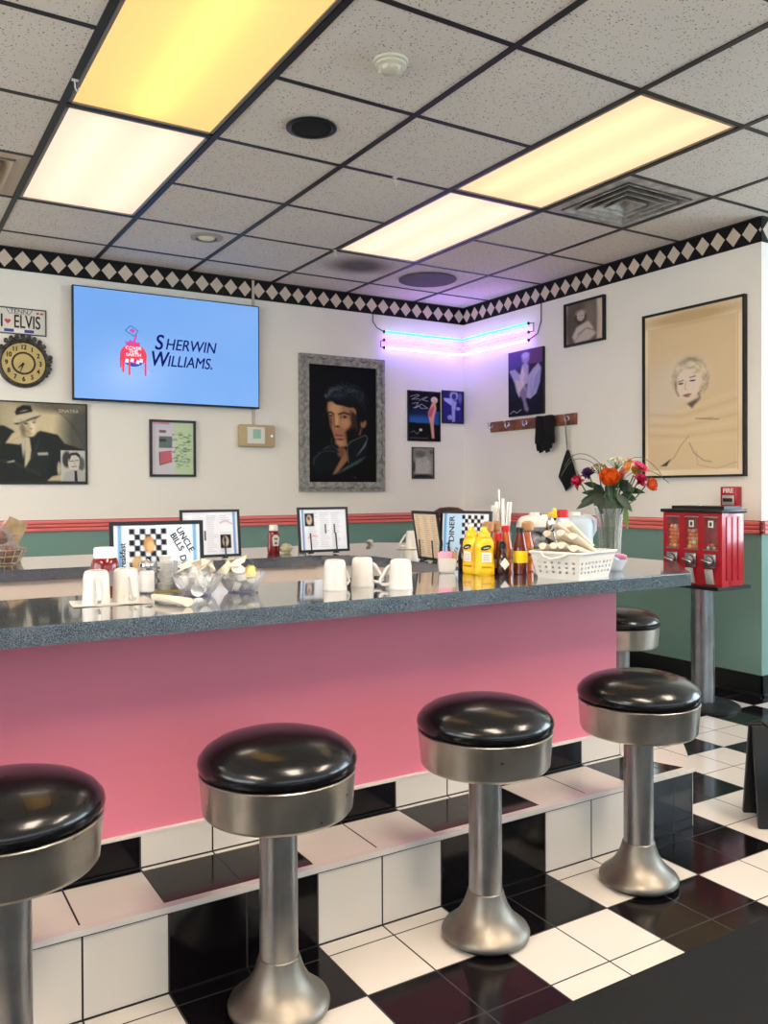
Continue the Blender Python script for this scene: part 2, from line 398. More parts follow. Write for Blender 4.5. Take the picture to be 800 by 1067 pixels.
# ------------------------------------------------------------------ painted prints (a grid of coloured points)
class Canvas:
    def __init__(s, x0, x1, y0, y1, W, col):
        s.x0, s.x1, s.y0, s.y1 = x0, x1, y0, y1
        s.W = W; s.H = max(2, round(W*abs(y1-y0)/abs(x1-x0)))
        s.X, s.Y = np.meshgrid(np.linspace(x0, x1, s.W), np.linspace(y0, y1, s.H))
        s.px = abs(x1-x0)/W
        s.A = np.empty((s.H, s.W, 3)); s.A[:] = col
    def put(s, m, col, a=1.0):
        m = np.clip(m*a, 0, 1)[..., None]; s.A = s.A*(1-m) + np.array(col, float)*m
    def ell(s, cx, cy, rx, ry, col, soft=0.15, rot=0.0, a=1.0):
        c, n = math.cos(math.radians(rot)), math.sin(math.radians(rot))
        dx, dy = s.X-cx, s.Y-cy
        d = np.sqrt(((dx*c+dy*n)/rx)**2 + ((-dx*n+dy*c)/ry)**2)
        s.put(np.clip((1-d)/soft + 0.5, 0, 1), col, a)
    def _segd(s, p, q):
        ax, ay = p; bx, by = q; dx, dy = bx-ax, by-ay
        t = np.clip(((s.X-ax)*dx + (s.Y-ay)*dy)/max(dx*dx+dy*dy, 1e-9), 0, 1)
        return np.hypot(s.X-ax-t*dx, s.Y-ay-t*dy)
    def poly(s, pts, col, soft=None, a=1.0):
        soft = soft or s.px*1.2
        d = np.full(s.X.shape, 1e9); ins = np.zeros(s.X.shape, bool)
        for p, q in zip(pts, pts[1:]+pts[:1]):
            d = np.minimum(d, s._segd(p, q))
            (ax, ay), (bx, by) = p, q
            cr = (ay > s.Y) != (by > s.Y)
            with np.errstate(divide='ignore', invalid='ignore'):
                xi = (bx-ax)*(s.Y-ay)/((by-ay) if by != ay else 1e-9) + ax
            ins ^= cr & (s.X < xi)
        s.put(np.clip(np.where(ins, d, -d)/soft + 0.5, 0, 1), col, a)
    def line(s, pts, wd, col, a=1.0, soft=None):
        soft = soft or s.px
        d = np.full(s.X.shape, 1e9)
        for p, q in zip(pts, pts[1:]): d = np.minimum(d, s._segd(p, q))
        s.put(np.clip((wd/2-d)/soft + 0.5, 0, 1), col, a)
    def rect(s, x0, x1, y0, y1, col, a=1.0): s.poly([(x0,y0),(x1,y0),(x1,y1),(x0,y1)], col, a=a)
    def blur(s, sig):
        n = max(1, int(sig*3)); k = np.exp(-np.arange(-n, n+1)**2/(2*sig*sig)); k /= k.sum()
        for ax in (0, 1):
            P = np.pad(s.A, [(n, n) if a == ax else (0, 0) for a in range(3)], mode='edge')
            s.A = sum(k[i]*np.take(P, range(i, i+s.A.shape[ax]), axis=ax) for i in range(2*n+1))
    def strokes(s, cx, cy, rx, ry, n, a0, a1, ln, wd, col, a, seed=0, curl=.6):
        rs = np.random.RandomState(seed)
        for _ in range(n):
            t = math.radians(rs.uniform(a0, a1)); q = rs.uniform(.8, 1.2); pts = []
            for k in range(5):
                tt = t + ln*k/4; qq = q + curl*.12*math.sin(k*1.3+rs.uniform(0, 3)); pts.append((cx+rx*qq*math.cos(tt), cy+ry*qq*math.sin(tt)))
            s.line(pts, wd, col, a, wd)
    def grain(s, amt, seed=1):
        g = np.random.RandomState(seed).rand(s.H, s.W, 1) - 0.5
        s.A = s.A + g*amt
    def build(s, name, w, h, parent, y=0.0, m=None):
        """upright sheet centred on the parent, facing -Y"""
        H, W = s.H, s.W
        xs = np.linspace(-w/2, w/2, W); zs = np.linspace(h/2, -h/2, H)
        GX, GZ = np.meshgrid(xs, zs)
        co = np.stack([GX, np.full_like(GX, y), GZ], -1).reshape(-1, 3)
        i = np.arange((H-1)*(W-1)); rr2, cc2 = i//(W-1), i % (W-1); a = rr2*W+cc2
        F = np.stack([a, a+W, a+W+1, a+1], -1)
        me = bpy.data.meshes.new(name); me.from_pydata(co.tolist(), [], F.tolist())
        v = np.clip(s.A.reshape(-1, 3)/255.0, 0, 1)
        v = np.where(v <= 0.04045, v/12.92, ((v+0.055)/1.055)**2.4)
        at = me.color_attributes.new('Col', 'FLOAT_COLOR', 'POINT')
        at.data.foreach_set('color', np.concatenate([v, np.ones((len(v), 1))], 1).ravel().astype(np.float32))
        me.materials.append(m or PIC)
        o = bpy.data.objects.new(name, me); COL.objects.link(o); o.parent = parent
        return o
def ring_frame(bm, w, h, fw, d, y1=0.0, mi=0, slope=0.0):
    """rectangular picture frame, front at y1-d"""
    hw, hh = w/2, h/2
    def ring(ix, y): return [bm.verts.new(p) for p in ((-hw+ix, y, -hh+ix), (hw-ix, y, -hh+ix), (hw-ix, y, hh-ix), (-hw+ix, y, hh-ix))]
    n0 = len(bm.faces)
    rs = [ring(0, y1), ring(0, y1-d), ring(fw*0.4, y1-d-slope), ring(fw, y1-d+slope), ring(fw, y1)]
    for a, b in zip(rs, rs[1:]+rs[:1]):
        for i in range(4): bm.faces.new((a[i], a[(i+1) % 4], b[(i+1) % 4], b[i]))
    _mi(bm, n0, mi)
def framed(name, label, cat, loc, rotz, w, h, fw, d, fm, cv, pm=None, frame_extra=None):
    t = thing(name, label, cat, loc, rotz)
    bm = B(); ring_frame(bm, w, h, fw, d)
    if frame_extra: frame_extra(bm)
    obj('frame', bm, fm, t, smooth=False)
    bm = B(); box(bm, -w/2+fw*0.6, w/2-fw*0.6, -d*0.45, -0.001, -h/2+fw*0.6, h/2-fw*0.6); obj('backing', bm, mat('backing_board', (60,50,44), 0.8), t, smooth=False)
    cv.build('picture', w-2*fw+0.002, h-2*fw+0.002, t, -d*0.5, pm)
    return t
RIGHT = -PI/2   # turn for things hung on the right wall
def onback(x, z, out=0.0): return (x, YW-out, z)
def onright(y, z, out=0.0): return (XW-out, y, z)

# ================================================================== ROOM SHELL
bm = B(); box(bm, X_WEST-.2, X_EAST+.2, Y_FRONT-.2, YW+.2, -0.1, 0.0); struct('floor', bm, FLOOR, smooth=False)
bm = B(); box(bm, X_WEST-.2, X_EAST+.2, Y_FRONT-.2, YW+.2, ZC+0.16, ZC+0.24)
# tile field is built tile by tile so fixtures can sit in real openings
G0x, G0y, GT = 0.0410, 3.4155, 0.6096
OPEN = set()
def cell(i, j): return (G0x+GT*i, G0y+GT*j)     # lower corner of ceiling tile (i, j)
LIGHTS = [(1, 0, 'white'), (1, -2, 'yellow'), (4, 0, 'white'), (4, -2, 'cream'), (1, -6, 'bright'), (4, -6, 'bright'), (-3, -6, 'bright'), (-3, 0, 'bright')]  # leftmost two panels are unseen additions, throwing light on the right wall
for (i, j, k) in LIGHTS: OPEN |= {(i, j), (i, j+1)}
VENTS = [(5, -1), (0, 1)]
for q in VENTS: OPEN.add(q)
for i in range(-7, 11):
    for j in range(-13, 5):
        if (i, j) in OPEN: continue
        x, y = cell(i, j)
        x0, x1 = max(x, X_WEST-.1), min(x+GT, X_EAST+.1); y0, y1 = max(y, Y_FRONT-.1), min(y+GT, YW+.1)
        if x1-x0 < 0.01 or y1-y0 < 0.01: continue
        box(bm, x0, x1, y0, y1, ZC, ZC+0.015)
ceil = struct('ceiling', bm, CEIL, smooth=False)
bm = B()
for i in range(-6, 12):
    x = G0x+GT*i
    if X_WEST < x < X_EAST: box(bm, x-.013, x+.013, Y_FRONT-.05, YW+.05, ZC-.004, ZC+.03)
for j in range(-12, 6):
    y = G0y+GT*j
    if not (Y_FRONT < y < YW): continue
    cuts = sorted(G0x+GT*i for (i, jj, k) in LIGHTS if jj+1 == j)      # a cross tee is left out across each long fixture
    xs = X_WEST-.05
    for cx in cuts: box(bm, xs, cx+.005, y-.011, y+.011, ZC-.003, ZC+.03); xs = cx+GT-.005
    box(bm, xs, X_EAST+.05, y-.011, y+.011, ZC-.003, ZC+.03)
obj('ceiling_grid', bm, mat('grid_black', (26,24,24), 0.45), ceil, smooth=False)

bm = B(); box(bm, X_WEST-.15, XW+.15, YW, YW+.15, 0, ZC+.2); struct('wall_back', bm, WALL, smooth=False)
bm = B(); box(bm, XW, XW+.15, YE, YW, 0, ZC+.2); box(bm, XW+.15, X_EAST+.15, YE, YE+.15, 0, ZC+.2); struct('wall_right', bm, WALL, smooth=False)
# street walls with window openings; the west ones are added for fill light
EW = [(-2.9, -0.5), (-0.3, 2.1)]; W_ADDED = [(-1.2, 1.3), (1.5, 4.0)]; FW = [(-2.1, 0.3), (0.5, 2.9), (3.1, 5.5)]; Z0, Z1 = 0.75, 2.35
bm = B(); box(bm, X_EAST, X_EAST+.15, Y_FRONT-.15, YE, 0, Z0); box(bm, X_EAST, X_EAST+.15, Y_FRONT-.15, YE, Z1, ZC+.2)
for a, b in zip([Y_FRONT-.15]+[q[1] for q in EW], [q[0] for q in EW]+[YE]): box(bm, X_EAST, X_EAST+.15, a, b, Z0, Z1)
struct('wall_east', bm, WALL, smooth=False)
bm = B(); box(bm, X_WEST, X_EAST, Y_FRONT-.15, Y_FRONT, 0, Z0); box(bm, X_WEST, X_EAST, Y_FRONT-.15, Y_FRONT, Z1, ZC+.2)
for a, b in zip([X_WEST]+[q[1] for q in FW], [q[0] for q in FW]+[X_EAST]): box(bm, a, b, Y_FRONT-.15, Y_FRONT, Z0, Z1)
struct('wall_front', bm, WALL, smooth=False)
bm = B(); box(bm, X_WEST-.15, X_WEST, Y_FRONT-.15, YW, 0, Z0); box(bm, X_WEST-.15, X_WEST, Y_FRONT-.15, YW, Z1, ZC+.2)
for a, b in zip([Y_FRONT-.15]+[q[1] for q in W_ADDED], [q[0] for q in W_ADDED]+[YW]): box(bm, X_WEST-.15, X_WEST, a, b, Z0, Z1)
struct('wall_left', bm, WALL, smooth=False)
ALU = mat('window_aluminium', (170,172,174), 0.4, 0.8); PANE = pane_material()
for k, (a, b) in enumerate(EW + W_ADDED + FW):  # the west pair is made up to carry the fill light
    bm = B(); W_, H_ = b-a, Z1-Z0
    ring_frame(bm, W_, H_, 0.05, 0.06); box(bm, -.02, .02, -.05, -.01, -H_/2+.05, H_/2-.05)
    loc, rz = ((X_EAST+.1, (a+b)/2, (Z0+Z1)/2), -PI/2) if k < 2 else ((X_WEST-.03, (a+b)/2, (Z0+Z1)/2), -PI/2) if k < 4 else (((a+b)/2, Y_FRONT-.02, (Z0+Z1)/2), 0.0)
    wo = struct('window_%d' % (k+1), bm, ALU, loc=loc, rotz=rz, smooth=False)
    bm = B(); box(bm, -W_/2+.05, W_/2-.05, -.034, -.028, -H_/2+.05, H_/2-.05); obj('window_pane', bm, PANE, wo, smooth=False)

# diamond tile border under the ceiling, chair rail, baseboards
bm = B(); box(bm, -(XW-X_WEST), 0, -.006, .0, -.066, .0655); box(bm, -(XW-X_WEST), 0, -.014, 0, .0655, .072, 1); 
struct('trim_1', bm, [DIAM, BLACKM], loc=(XW, YW, 2.5635), smooth=False)
bm = B(); box(bm, 0, YW-YE, -.006, .0, -.066, .0655); box(bm, 0, YW-YE, -.014, 0, .0655, .072, 1)
struct('trim_2', bm, [DIAM, BLACKM], loc=(XW, YW, 2.5635), rotz=RIGHT, smooth=False)
bm = B(); box(bm, -.006, X_EAST-XW, -.006, .0, -.066, .0655); box(bm, -.006, X_EAST-XW, -.014, 0, .0655, .072, 1)
struct('trim_3', bm, [DIAM, BLACKM], loc=(XW, YE, 2.5635), smooth=False)
CORAL = mat('coral_paint', (234,128,122), 0.35); CORALD = mat('red_paint', (168,46,52), 0.4)
def rail(name, x0, x1, loc, rz):
    bm = B(); box(bm, x0, x1, -.010, 0, -.036, .038, 1)
    for zc, hh in ((-.024, .0115), (.001, .0085), (.0235, .0105)):
        pr = [(0, -hh), (-.012, -hh), (-.02, -hh*.45), (-.02, hh*.45), (-.012, hh), (0, hh)]
        a = [bm.verts.new((x0, y, zc+z)) for y, z in pr]; b = [bm.verts.new((x1, y, zc+z)) for y, z in pr]
        for i in range(6): bm.faces.new((a[i], a[(i+1) % 6], b[(i+1) % 6], b[i]))
        bm.faces.new(a); bm.faces.new(b[::-1])
    struct(name, bm, [CORAL, CORALD], loc=loc, rotz=rz, smooth=False)
rail('trim_4', -(XW-X_WEST), 0, (XW, YW, 0.928), 0); rail('trim_5', 0, YW-YE+.02, (XW, YW, 0.928), RIGHT); rail('trim_6', -.02, X_EAST-XW, (XW, YE, 0.928), 0)
BASE = mat('black_cove_base', (14,14,15), 0.35)
def baseb(name, x0, x1, loc, rz):
    bm = B(); box(bm, x0, x1, -.008, 0, 0, .112); box(bm, x0, x1, -.022, 0, 0, .012)
    struct(name, bm, BASE, loc=loc, rotz=rz, smooth=False)
baseb('baseboard_back', X_WEST, XW, (0, YW, 0), 0); baseb('baseboard_right', 0, YW-YE+.008, (XW, YW, 0), RIGHT); baseb('baseboard_corner', -.008, X_EAST-XW, (XW, YE, 0), 0)

# ================================================================== CEILING FIXTURES
TUBE_M = mat('lamp_tube', (255,250,235), 0.5, emit=(255,240,215), es=2.1*LAMP)
TUBE_Y = mat('lamp_tube_aged', (255,240,180), 0.5, emit=(255,238,180), es=4.0*LAMP)
LENS = {'white': lens_material('lens_white', (255,238,222), 0.44*LAMP, 0.8),
        'cream': lens_material('lens_cream', (255,234,202), 0.44*LAMP, 0.8),
        'yellow': lens_material('lens_yellow', (255,226,166), 0.44*LAMP, 0.9),
        'bright': lens_material('lens_bright', (255,244,230), 12.5*LAMP, 0.8)}
HOUSE = mat('fixture_enamel', (120,117,112), 0.6); FRAMEM = mat('fixture_frame', (150,142,130), 0.4, 0.6)
LL = {(1,0): 'white fluorescent ceiling panel on the left, next to the back wall', (1,-2): 'yellowed fluorescent ceiling panel at the top left of the view',
      (4,0): 'pale fluorescent ceiling panel on the right, the one nearer the neon tubes', (4,-2): 'cream fluorescent ceiling panel beside the square air vent',
      (1,-6): 'fluorescent ceiling panel left of the viewer, just above the photo', (4,-6): 'fluorescent ceiling panel right of the viewer, out of the photo', (-3,-6): 'added unseen fill-light panel beyond the left edge, over the stool row', (-3,0): 'added unseen fill-light panel beyond the left edge, nearest the back wall'}
for (i, j, k) in LIGHTS:
    x, y = cell(i, j); w_, h_ = GT, GT*2
    t = thing('ceiling_light', LL[(i, j)], 'ceiling light', (x+w_/2, y+h_/2, ZC))
    a, b = w_/2-.016, h_/2-.014
    bm = B()
    for q in ((-a, a, -b, -b+.004), (-a, a, b-.004, b), (-a, -a+.004, -b, b), (a-.004, a, -b, b)): box(bm, *q, .004, .12)
    box(bm, -a, a, -b, b, .12, .125); obj('housing', bm, HOUSE, t, smooth=False)
    bm = B()
    for q in ((-a, a, -b, -b+.014), (-a, a, b-.014, b), (-a, -a+.014, -b, b), (a-.014, a, -b, b)): box(bm, *q, -.001, .008)
    obj('lens_frame', bm, FRAMEM, t, smooth=False)
    bm = B(); box(bm, -a+.012, a-.012, -b+.012, b-.012, .004, .0055); obj('diffuser', bm, LENS[k], t, smooth=False)
    for sx in ((-.0, ) if k == 'yellow' else (-.13, .13)):
        bm = B(); tube(bm, [(sx, -b+.04, .075), (sx, b-.04, .075)], .016, 8); obj('tube', bm, TUBE_Y if k == 'yellow' else TUBE_M, t)
def vent(i, j, label, m1):
    x, y = cell(i, j)
    t = thing('air_vent', label, 'air vent', (x+GT/2, y+GT/2, ZC)); h = GT/2-.014
    bm = B(); box(bm, -h, h, -h, h, .07, .075); obj('duct_box', bm, mat('vent_dark', (20,19,18), 0.7), t, smooth=False)
    bm = B()
    def sq(ro, zo, ri, zi, th=.004):
        A = [bm.verts.new((sx*ro, sy*ro, zo)) for sx, sy in ((-1,-1),(1,-1),(1,1),(-1,1))]; Bq = [bm.verts.new((sx*ri, sy*ri, zi)) for sx, sy in ((-1,-1),(1,-1),(1,1),(-1,1))]
        A2 = [bm.verts.new(v.co+Vector((0,0,th))) for v in A]; B2 = [bm.verts.new(v.co+Vector((0,0,th))) for v in Bq]
        for k in range(4):
            n = (k+1) % 4
            bm.faces.new((A[k], A[n], Bq[n], Bq[k])); bm.faces.new((A2[k], B2[k], B2[n], A2[n])); bm.faces.new((A[k], A2[k], A2[n], A[n])); bm.faces.new((Bq[k], Bq[n], B2[n], B2[k]))
    sq(h, .0, h-.055, -.004)
    obj('flange', bm, m1, t, smooth=False)
    for q in range(4):
        bm = B(); ro = h-.058-q*.052; sq(ro, -.012, ro-.045, .035, .003); sq(ro, -.012, ro-.008, -.0125, .003); obj('louvre', bm, m1, t, smooth=False)
    return t
vent(5, -1, 'square louvred ceiling vent beside the right fluorescent panels', mat('vent_grey', (204,198,190), 0.4, 0.2, noise=(12, .3)))
vent(0, 1, 'cream ceiling vent cut off by the left edge, beside the white light panel', mat('vent_cream', (196,178,154), 0.5))
# smoke detector
t = thing('smoke_detector', 'cream smoke detector on a ceiling tile', 'smoke detector', (1.565, 2.50, ZC)); t.scale = (1, 1, .72); CREAM = mat('cream_plastic', (216,212,190), 0.45)
bm = B(); lathe(bm, [(.062, 0), (.062, -.012), (.056, -.016)]); obj('base_plate', bm, CREAM, t)
bm = B(); lathe(bm, [(.054, -.016), (.054, -.026), (.040, -.034), (.036, -.05), (.028, -.056), (.004, -.058)]); obj('sensor_head', bm, CREAM, t)
bm = B()
for k in range(8):
    a = k*PI/4; box(bm, -.004, .004, .034, .043, -.05, -.034, mx=Matrix.Rotation(a, 4, 'Z'))
obj('vent_rib', bm, CREAM, t, smooth=False)
# speakers
t = thing('ceiling_speaker', 'round black recessed speaker in the ceiling near the yellow light', 'speaker', (1.565, 3.115, ZC))
bm = B(); lathe(bm, [(.088, -.004), (.104, -.004), (.104, -.009), (.088, -.012), (.082, -.006)], cap0=False, cap1=False); obj('rim', bm, BLACK, t)
bm = B(); lathe(bm, [(.082, -.006), (.05, -.010), (.002, -.012)], cap0=False); obj('grille', bm, mat('speaker_mesh', (13,13,14), 0.8), t)
t = thing('ceiling_speaker', 'dark round speaker grille in the purple-lit ceiling corner', 'speaker', (3.39, 4.935, ZC))
GR = mat('grille_grey', (92,80,84), 0.7, bump=(300, .4, .002))
bm = B(); lathe(bm, [(.190, -.004), (.205, -.004), (.205, -.008), (.190, -.011)], cap0=False, cap1=False); obj('rim', bm, GR, t)
bm = B(); lathe(bm, [(.190, -.009), (.1, -.012), (.002, -.013)], cap0=False); obj('grille', bm, GR, t)
t = thing('recessed_downlight', 'small unlit round downlight in the ceiling above the television', 'downlight', (1.71, 4.775, ZC))
bm = B(); lathe(bm, [(.060, -.002), (.095, -.002), (.095, -.007), (.062, -.012)], cap0=False, cap1=False); obj('trim_ring', bm, mat('downlight_ring', (176,168,150), 0.5), t)
bm = B(); sphere(bm, (0,0,.004), .058, 20, 8, sc=(1,1,.45)); obj('bulb', bm, mat('bulb_glass', (240,232,196), 0.35), t)
for n_, (x, y, lb) in enumerate([(0.651, 3.19, 'small white hook on the ceiling grid beside the yellow light'), (2.479, 4.62, 'small white hook on the ceiling grid by the sooty tile'), (2.15, 3.40, 'small white hook on the ceiling grid left of the right lights')]):
    t = thing('ceiling_hook', lb, 'hook', (x, y, ZC-.004))
    bm = B(); box(bm, -.012, .012, -.008, .008, -.006, 0, bev=.002); obj('clip', bm, WHITE, t)
    bm = B(); tube(bm, [(0,0,-.006), (0,0,-.03), (.006,0,-.04), (.013,0,-.036), (.013,0,-.028)], .0028, 6); obj('hook', bm, WHITE, t)

# ================================================================== COUNTER
# outline of the U (front run, right wing with chamfered corner, back run)
XI, YI, YB, YF, XO, XT, YC = 1.853, 2.385, 3.29, 3.93, 2.69, 2.372, 1.89
XL = -1.9
def U(d):   # outer face moved inwards by d
    k = d*math.tan(PI/8)
    return [(XL, YC+d), (XT-k, YC+d), (XO-d, YC+(XO-XT)+k), (XO-d, YF-.32-k), (XO-.32-k, YF-d), (XL, YF-d)]
def inner(d):
    return [(XL, YB-d), (XI-.16+d*.4, YB-d), (XI+d, YB-.16-d*.4), (XI+d, YI-d), (XL, YI-d)]
bm = B()
def ushape(bm, d_out, d_in, z0, z1, mi=0):
    # d_in>0 shifts the inner edge towards the work aisle's outside
    o_ = U(d_out); i_ = [(XL, YB+d_in), (XI-.16-d_in*.4, YB+d_in), (XI+d_in, YB-.16+d_in*.4), (XI+d_in, YI-d_in), (XL, YI-d_in)]
    prism(bm, o_ + i_, z0, z1, mi)
ushape(bm, 0, 0, ZT-.043, ZT)
bmesh.ops.bevel(bm, geom=[e for e in bm.edges if abs(e.verts[0].co.z-ZT) < 1e-4 and abs(e.verts[1].co.z-ZT) < 1e-4], offset=.003, segments=2, affect='EDGES')
tag(obj('countertop', bm, LAM, smooth=True), 'glossy grey speckled laminate worktop running round the U-shaped bar', 'countertop')
D0 = 0.2405
t = thing('bar_counter', 'pink-panelled base under the grey bar worktop', 'bar counter', (0,0,0))
bm = B()
o_ = U(D0); o2 = U(D0+.03)
def wallstrip(bm, A, C_, z0, z1):
    prism(bm, A + C_[::-1], z0, z1)
wallstrip(bm, o_, o2, .283, ZT-.043); obj('front_panel', bm, PINK, t, smooth=False)
INN = mat('inner_panel', (212,198,186), 0.5)
def inn(d): return [(XL, YB+d), (XI-.16-d*.4, YB+d), (XI+d, YB-.16+d*.4), (XI+d, YI-d), (XL, YI-d)]
bm = B(); wallstrip(bm, inn(.03), inn(.055), 0.0, ZT-.043); obj('inner_panel', bm, INN, t, smooth=False)
bm = B(); box(bm, -.6, 1.2, YB-.26, YB+.03, .55, .575); box(bm, -.6, -.575, YB-.26, YB+.03, 0, .55); box(bm, 1.175, 1.2, YB-.26, YB+.03, 0, .55)
obj('service_shelf', bm, mat('shelf_laminate', (150,140,132), 0.4), t, smooth=False)
# tiled foot step
t = thing('tiled_foot_step', 'black and white tiled step along the foot of the pink bar', 'step')
s0 = U(-.0055); s1 = U(D0); s1b = U(D0-.012)
bm = B(); wallstrip(bm, s0, s1, 0.0, .195); obj('tread', bm, STEP, t, smooth=False)
bm = B(); wallstrip(bm, s1b, o2, .195, .277); obj('upper_riser', bm, STEP, t, smooth=False)
TRIMW = mat('bullnose_white', (210,204,196), 0.25)
bm = B(); wallstrip(bm, U(-.011)[:2], U(.012)[:2], .186, .2); wallstrip(bm, U(D0-.014)[:2], U(D0)[:2], .277, .284); obj('bullnose_edge', bm, TRIMW, t, smooth=False)
bm = B(); wallstrip(bm, U(-.0075), U(0), .0, .004); wallstrip(bm, U(-.0072), U(0), .182, .186); wallstrip(bm, U(D0-.0135), U(D0), .195, .199); obj('grout_line', bm, BLACKM, t, smooth=False)

# ================================================================== STOOLS
def make_stool(label, loc):
    t = thing('bar_stool', label, 'stool', loc, 0, 'black swivel stools round the bar')
    bm = B(); lathe(bm, [(.04, .535), (.163, .535), (.1715, .541), (.1745, .552), (.172, .563), (.160, .578), (.138, .592), (.105, .603), (.06, .610), (.015, .6125), (.002, .6127)], 56, cap1=False); obj('cushion', bm, VINYL, t)
    bm = B(); lathe(bm, [(.150, .442), (.158, .443), (.164, .450), (.1705, .527), (.1715, .531), (.169, .533), (.13, .531)], 56); obj('seat_ring', bm, STEEL, t)
    bm = B(); lathe(bm, [(.0425, .118), (.0415, .445)], 32); obj('pole', bm, STEELP, t)
    bm = B(); lathe(bm, [(.1115, .012), (.1125, .020), (.109, .027), (.098, .036), (.083, .048), (.070, .063), (.058, .083), (.050, .104), (.0455, .120), (.043, .122)], 48); obj('flared_foot', bm, CAST, t)
    bm = B(); lathe(bm, [(.096, 0), (.098, .004), (.096, .013)], 40); obj('floor_ring', bm, BLACK, t)
    return t
YS = 1.70
st = make_stool('black bar stool at the left edge, first of the front row', (0.217, YS, 0))
for (x, y, lb) in [(0.765, YS, 'second black bar stool from the left in the front row'), (1.340, YS, 'third black bar stool from the left, in front of the mugs'),
                   (1.903, YS, 'rightmost black bar stool of the front row, at the chamfered corner'), (2.878, 2.676, 'black bar stool behind the pink panel, half hidden by the worktop')]:
    dup(st, (x, y, 0), rnd(0, 6), lb)

# ================================================================== FLOOR THINGS
bm = B(); box(bm, -1.4, 5.2, 0.1, 1.372, .0, .009, bev=.003); tag(obj('floor_mat', bm, mat('black_mat', (13,13,14), 0.95, bump=(420, .9, .006), noise=(300, .5))), 'black carpet mat on the tiles in front of the stools', 'mat')
# black board at the right edge
t = thing('sandwich_board', 'low black folding floor board cut off by the right edge', 'floor sign', (2.72, 1.72, 0), -0.62)
for s in (-1, 1):
    mx = Matrix.Translation((0, s*.075, 0)) @ Matrix.Rotation(s*0.18, 4, 'X')
    bm = B(); box(bm, -.165, .19, -.009, .009, 0.0, .335, bev=.004, mx=mx); obj('panel', bm, BLACK, t)
for hx in (-.12, .06): bm = B(); box(bm, hx, hx+.06, -.03, .03, .326, .337, bev=.003); obj('hinge', bm, BLACKM, t)
# gumball vending machine (front looks towards the bar)
t = thing('gumball_machine', 'red three-window gumball vending machine on a metal pedestal', 'vending machine', (3.74, 2.905, 0), RIGHT)
bm = B(); lathe(bm, [(.185, 0), (.185, .012), (.17, .02), (.06, .03), (.05, .034)], 40); obj('pedestal_foot', bm, BLACKM, t)
bm = B(); lathe(bm, [(.056, .03), (.056, .64)], 48, flute=(8, .06)); obj('pedestal_pole', bm, brushed('pedestal_steel', (190,192,196), .28, 2), t)
bm = B(); box(bm, -.19, .19, -.13, .13, .63, .648); obj('base_tray', bm, BLACK, t, smooth=False)
W2, D2, zb, zt = .1825, .0875, .648, 1.02
bm = B(); box(bm, -W2, W2, -D2+.05, D2, zb, zt, bev=.004)
cols = [-.118, 0.0, .118]; ww = .039
edges = [-W2] + sum([[c-ww, c+ww] for c in cols], []) + [W2]
for k in range(0, 8, 2): box(bm, edges[k], edges[k+1], -D2, -D2+.051, zb, zt)
for c in cols:
    box(bm, c-ww, c+ww, -D2, -D2+.051, zt-.023, zt); box(bm, c-ww, c+ww, -D2, -D2+.051, zb, .832)
for k in range(3): 
    y = -D2+.045+k*.045; box(bm, W2-.001, W2+.004, y-.014, y+.014, zb+.03, zt-.02, bev=.003)
obj('cabinet', bm, RED, t, smooth=True)
bm = B(); box(bm, -W2-.012, W2+.012, -D2-.012, D2+.012, zt, zt+.018, bev=.004); prism(bm, [(-W2+.03, -D2+.03), (W2-.01, -D2+.03), (W2-.01, D2-.01), (-W2+.03, D2-.01)], zt+.018, zt+.034); obj('lid', bm, BLACK, t)
bm = B(); lathe(bm, [(.008, zt+.034), (.008, zt+.04), (.002, zt+.042)], 12, mx=Matrix.Translation((-.02, 0, 0))); obj('lock', bm, CHROME, t)
STICK = mat('price_sticker', (236,230,222), .5)
for k, c in enumerate(cols):
    bm = B(); box(bm, c-ww, c+ww, -D2+.002, -D2+.004, .832, zt-.023); win = obj('window', bm, CLEARB, t, smooth=False)
    for z_ in (.829, zt-.024): bm = B(); box(bm, c-ww-.004, c+ww+.004, -D2-.003, -D2, z_, z_+.004); obj('window_edge', bm, CHROME, win, smooth=False)
    if k:
        bm = B(); box(bm, c-.018, c+.012, -D2+.001, -D2+.0018, .945, .98); box(bm, c-.010, c+.004, -D2+.0002, -D2+.001, .952, .972, 1); obj('price_card', bm, [STICK, mat('card_ink', (120,70,80) if k == 2 else (60,60,66), .6)], win, smooth=False)
    bm = B(); box(bm, c-.036, c+.036, -D2-.014, -D2, .738, .812, bev=.006); lathe(bm, [(.028, 0), (.026, .012), (.012, .016)], 20, mx=Matrix.Translation((c, -D2-.014, .775)) @ Matrix.Rotation(PI/2, 4, 'X'))
    coin = obj('coin_mechanism', bm, mat('coin_plate', (150,148,148), .25, 1.0), t)
    bm = B(); box(bm, c-.03, c+.03, -D2-.045, -D2-.028, .770, .780, bev=.004, mx=Matrix.Translation((c, 0, .775)) @ Matrix.Rotation(.25, 4, 'Y') @ Matrix.Translation((-c, 0, -.775))); obj('turn_handle', bm, CHROME, coin)
    bm = B(); mx = Matrix.Translation((c, -D2, .662)) @ Matrix.Rotation(.22, 4, 'X')
    box(bm, -.022, .022, -.012, .0, -.004, .075, bev=.003, mx=mx); obj('chute_flap', bm, mat('chute_metal', (214,212,208), .3, .4), t)
GB = [mat('gum_'+n, c, .2, coat=.4) for n, c in (('orange', (240,130,40)), ('yellow', (244,196,60)), ('red', (206,50,50)), ('pink', (242,170,160)), ('white', (240,226,210)), ('green', (110,130,60)), ('brown', (110,70,60)))]
wn = ['left', 'middle', 'right']
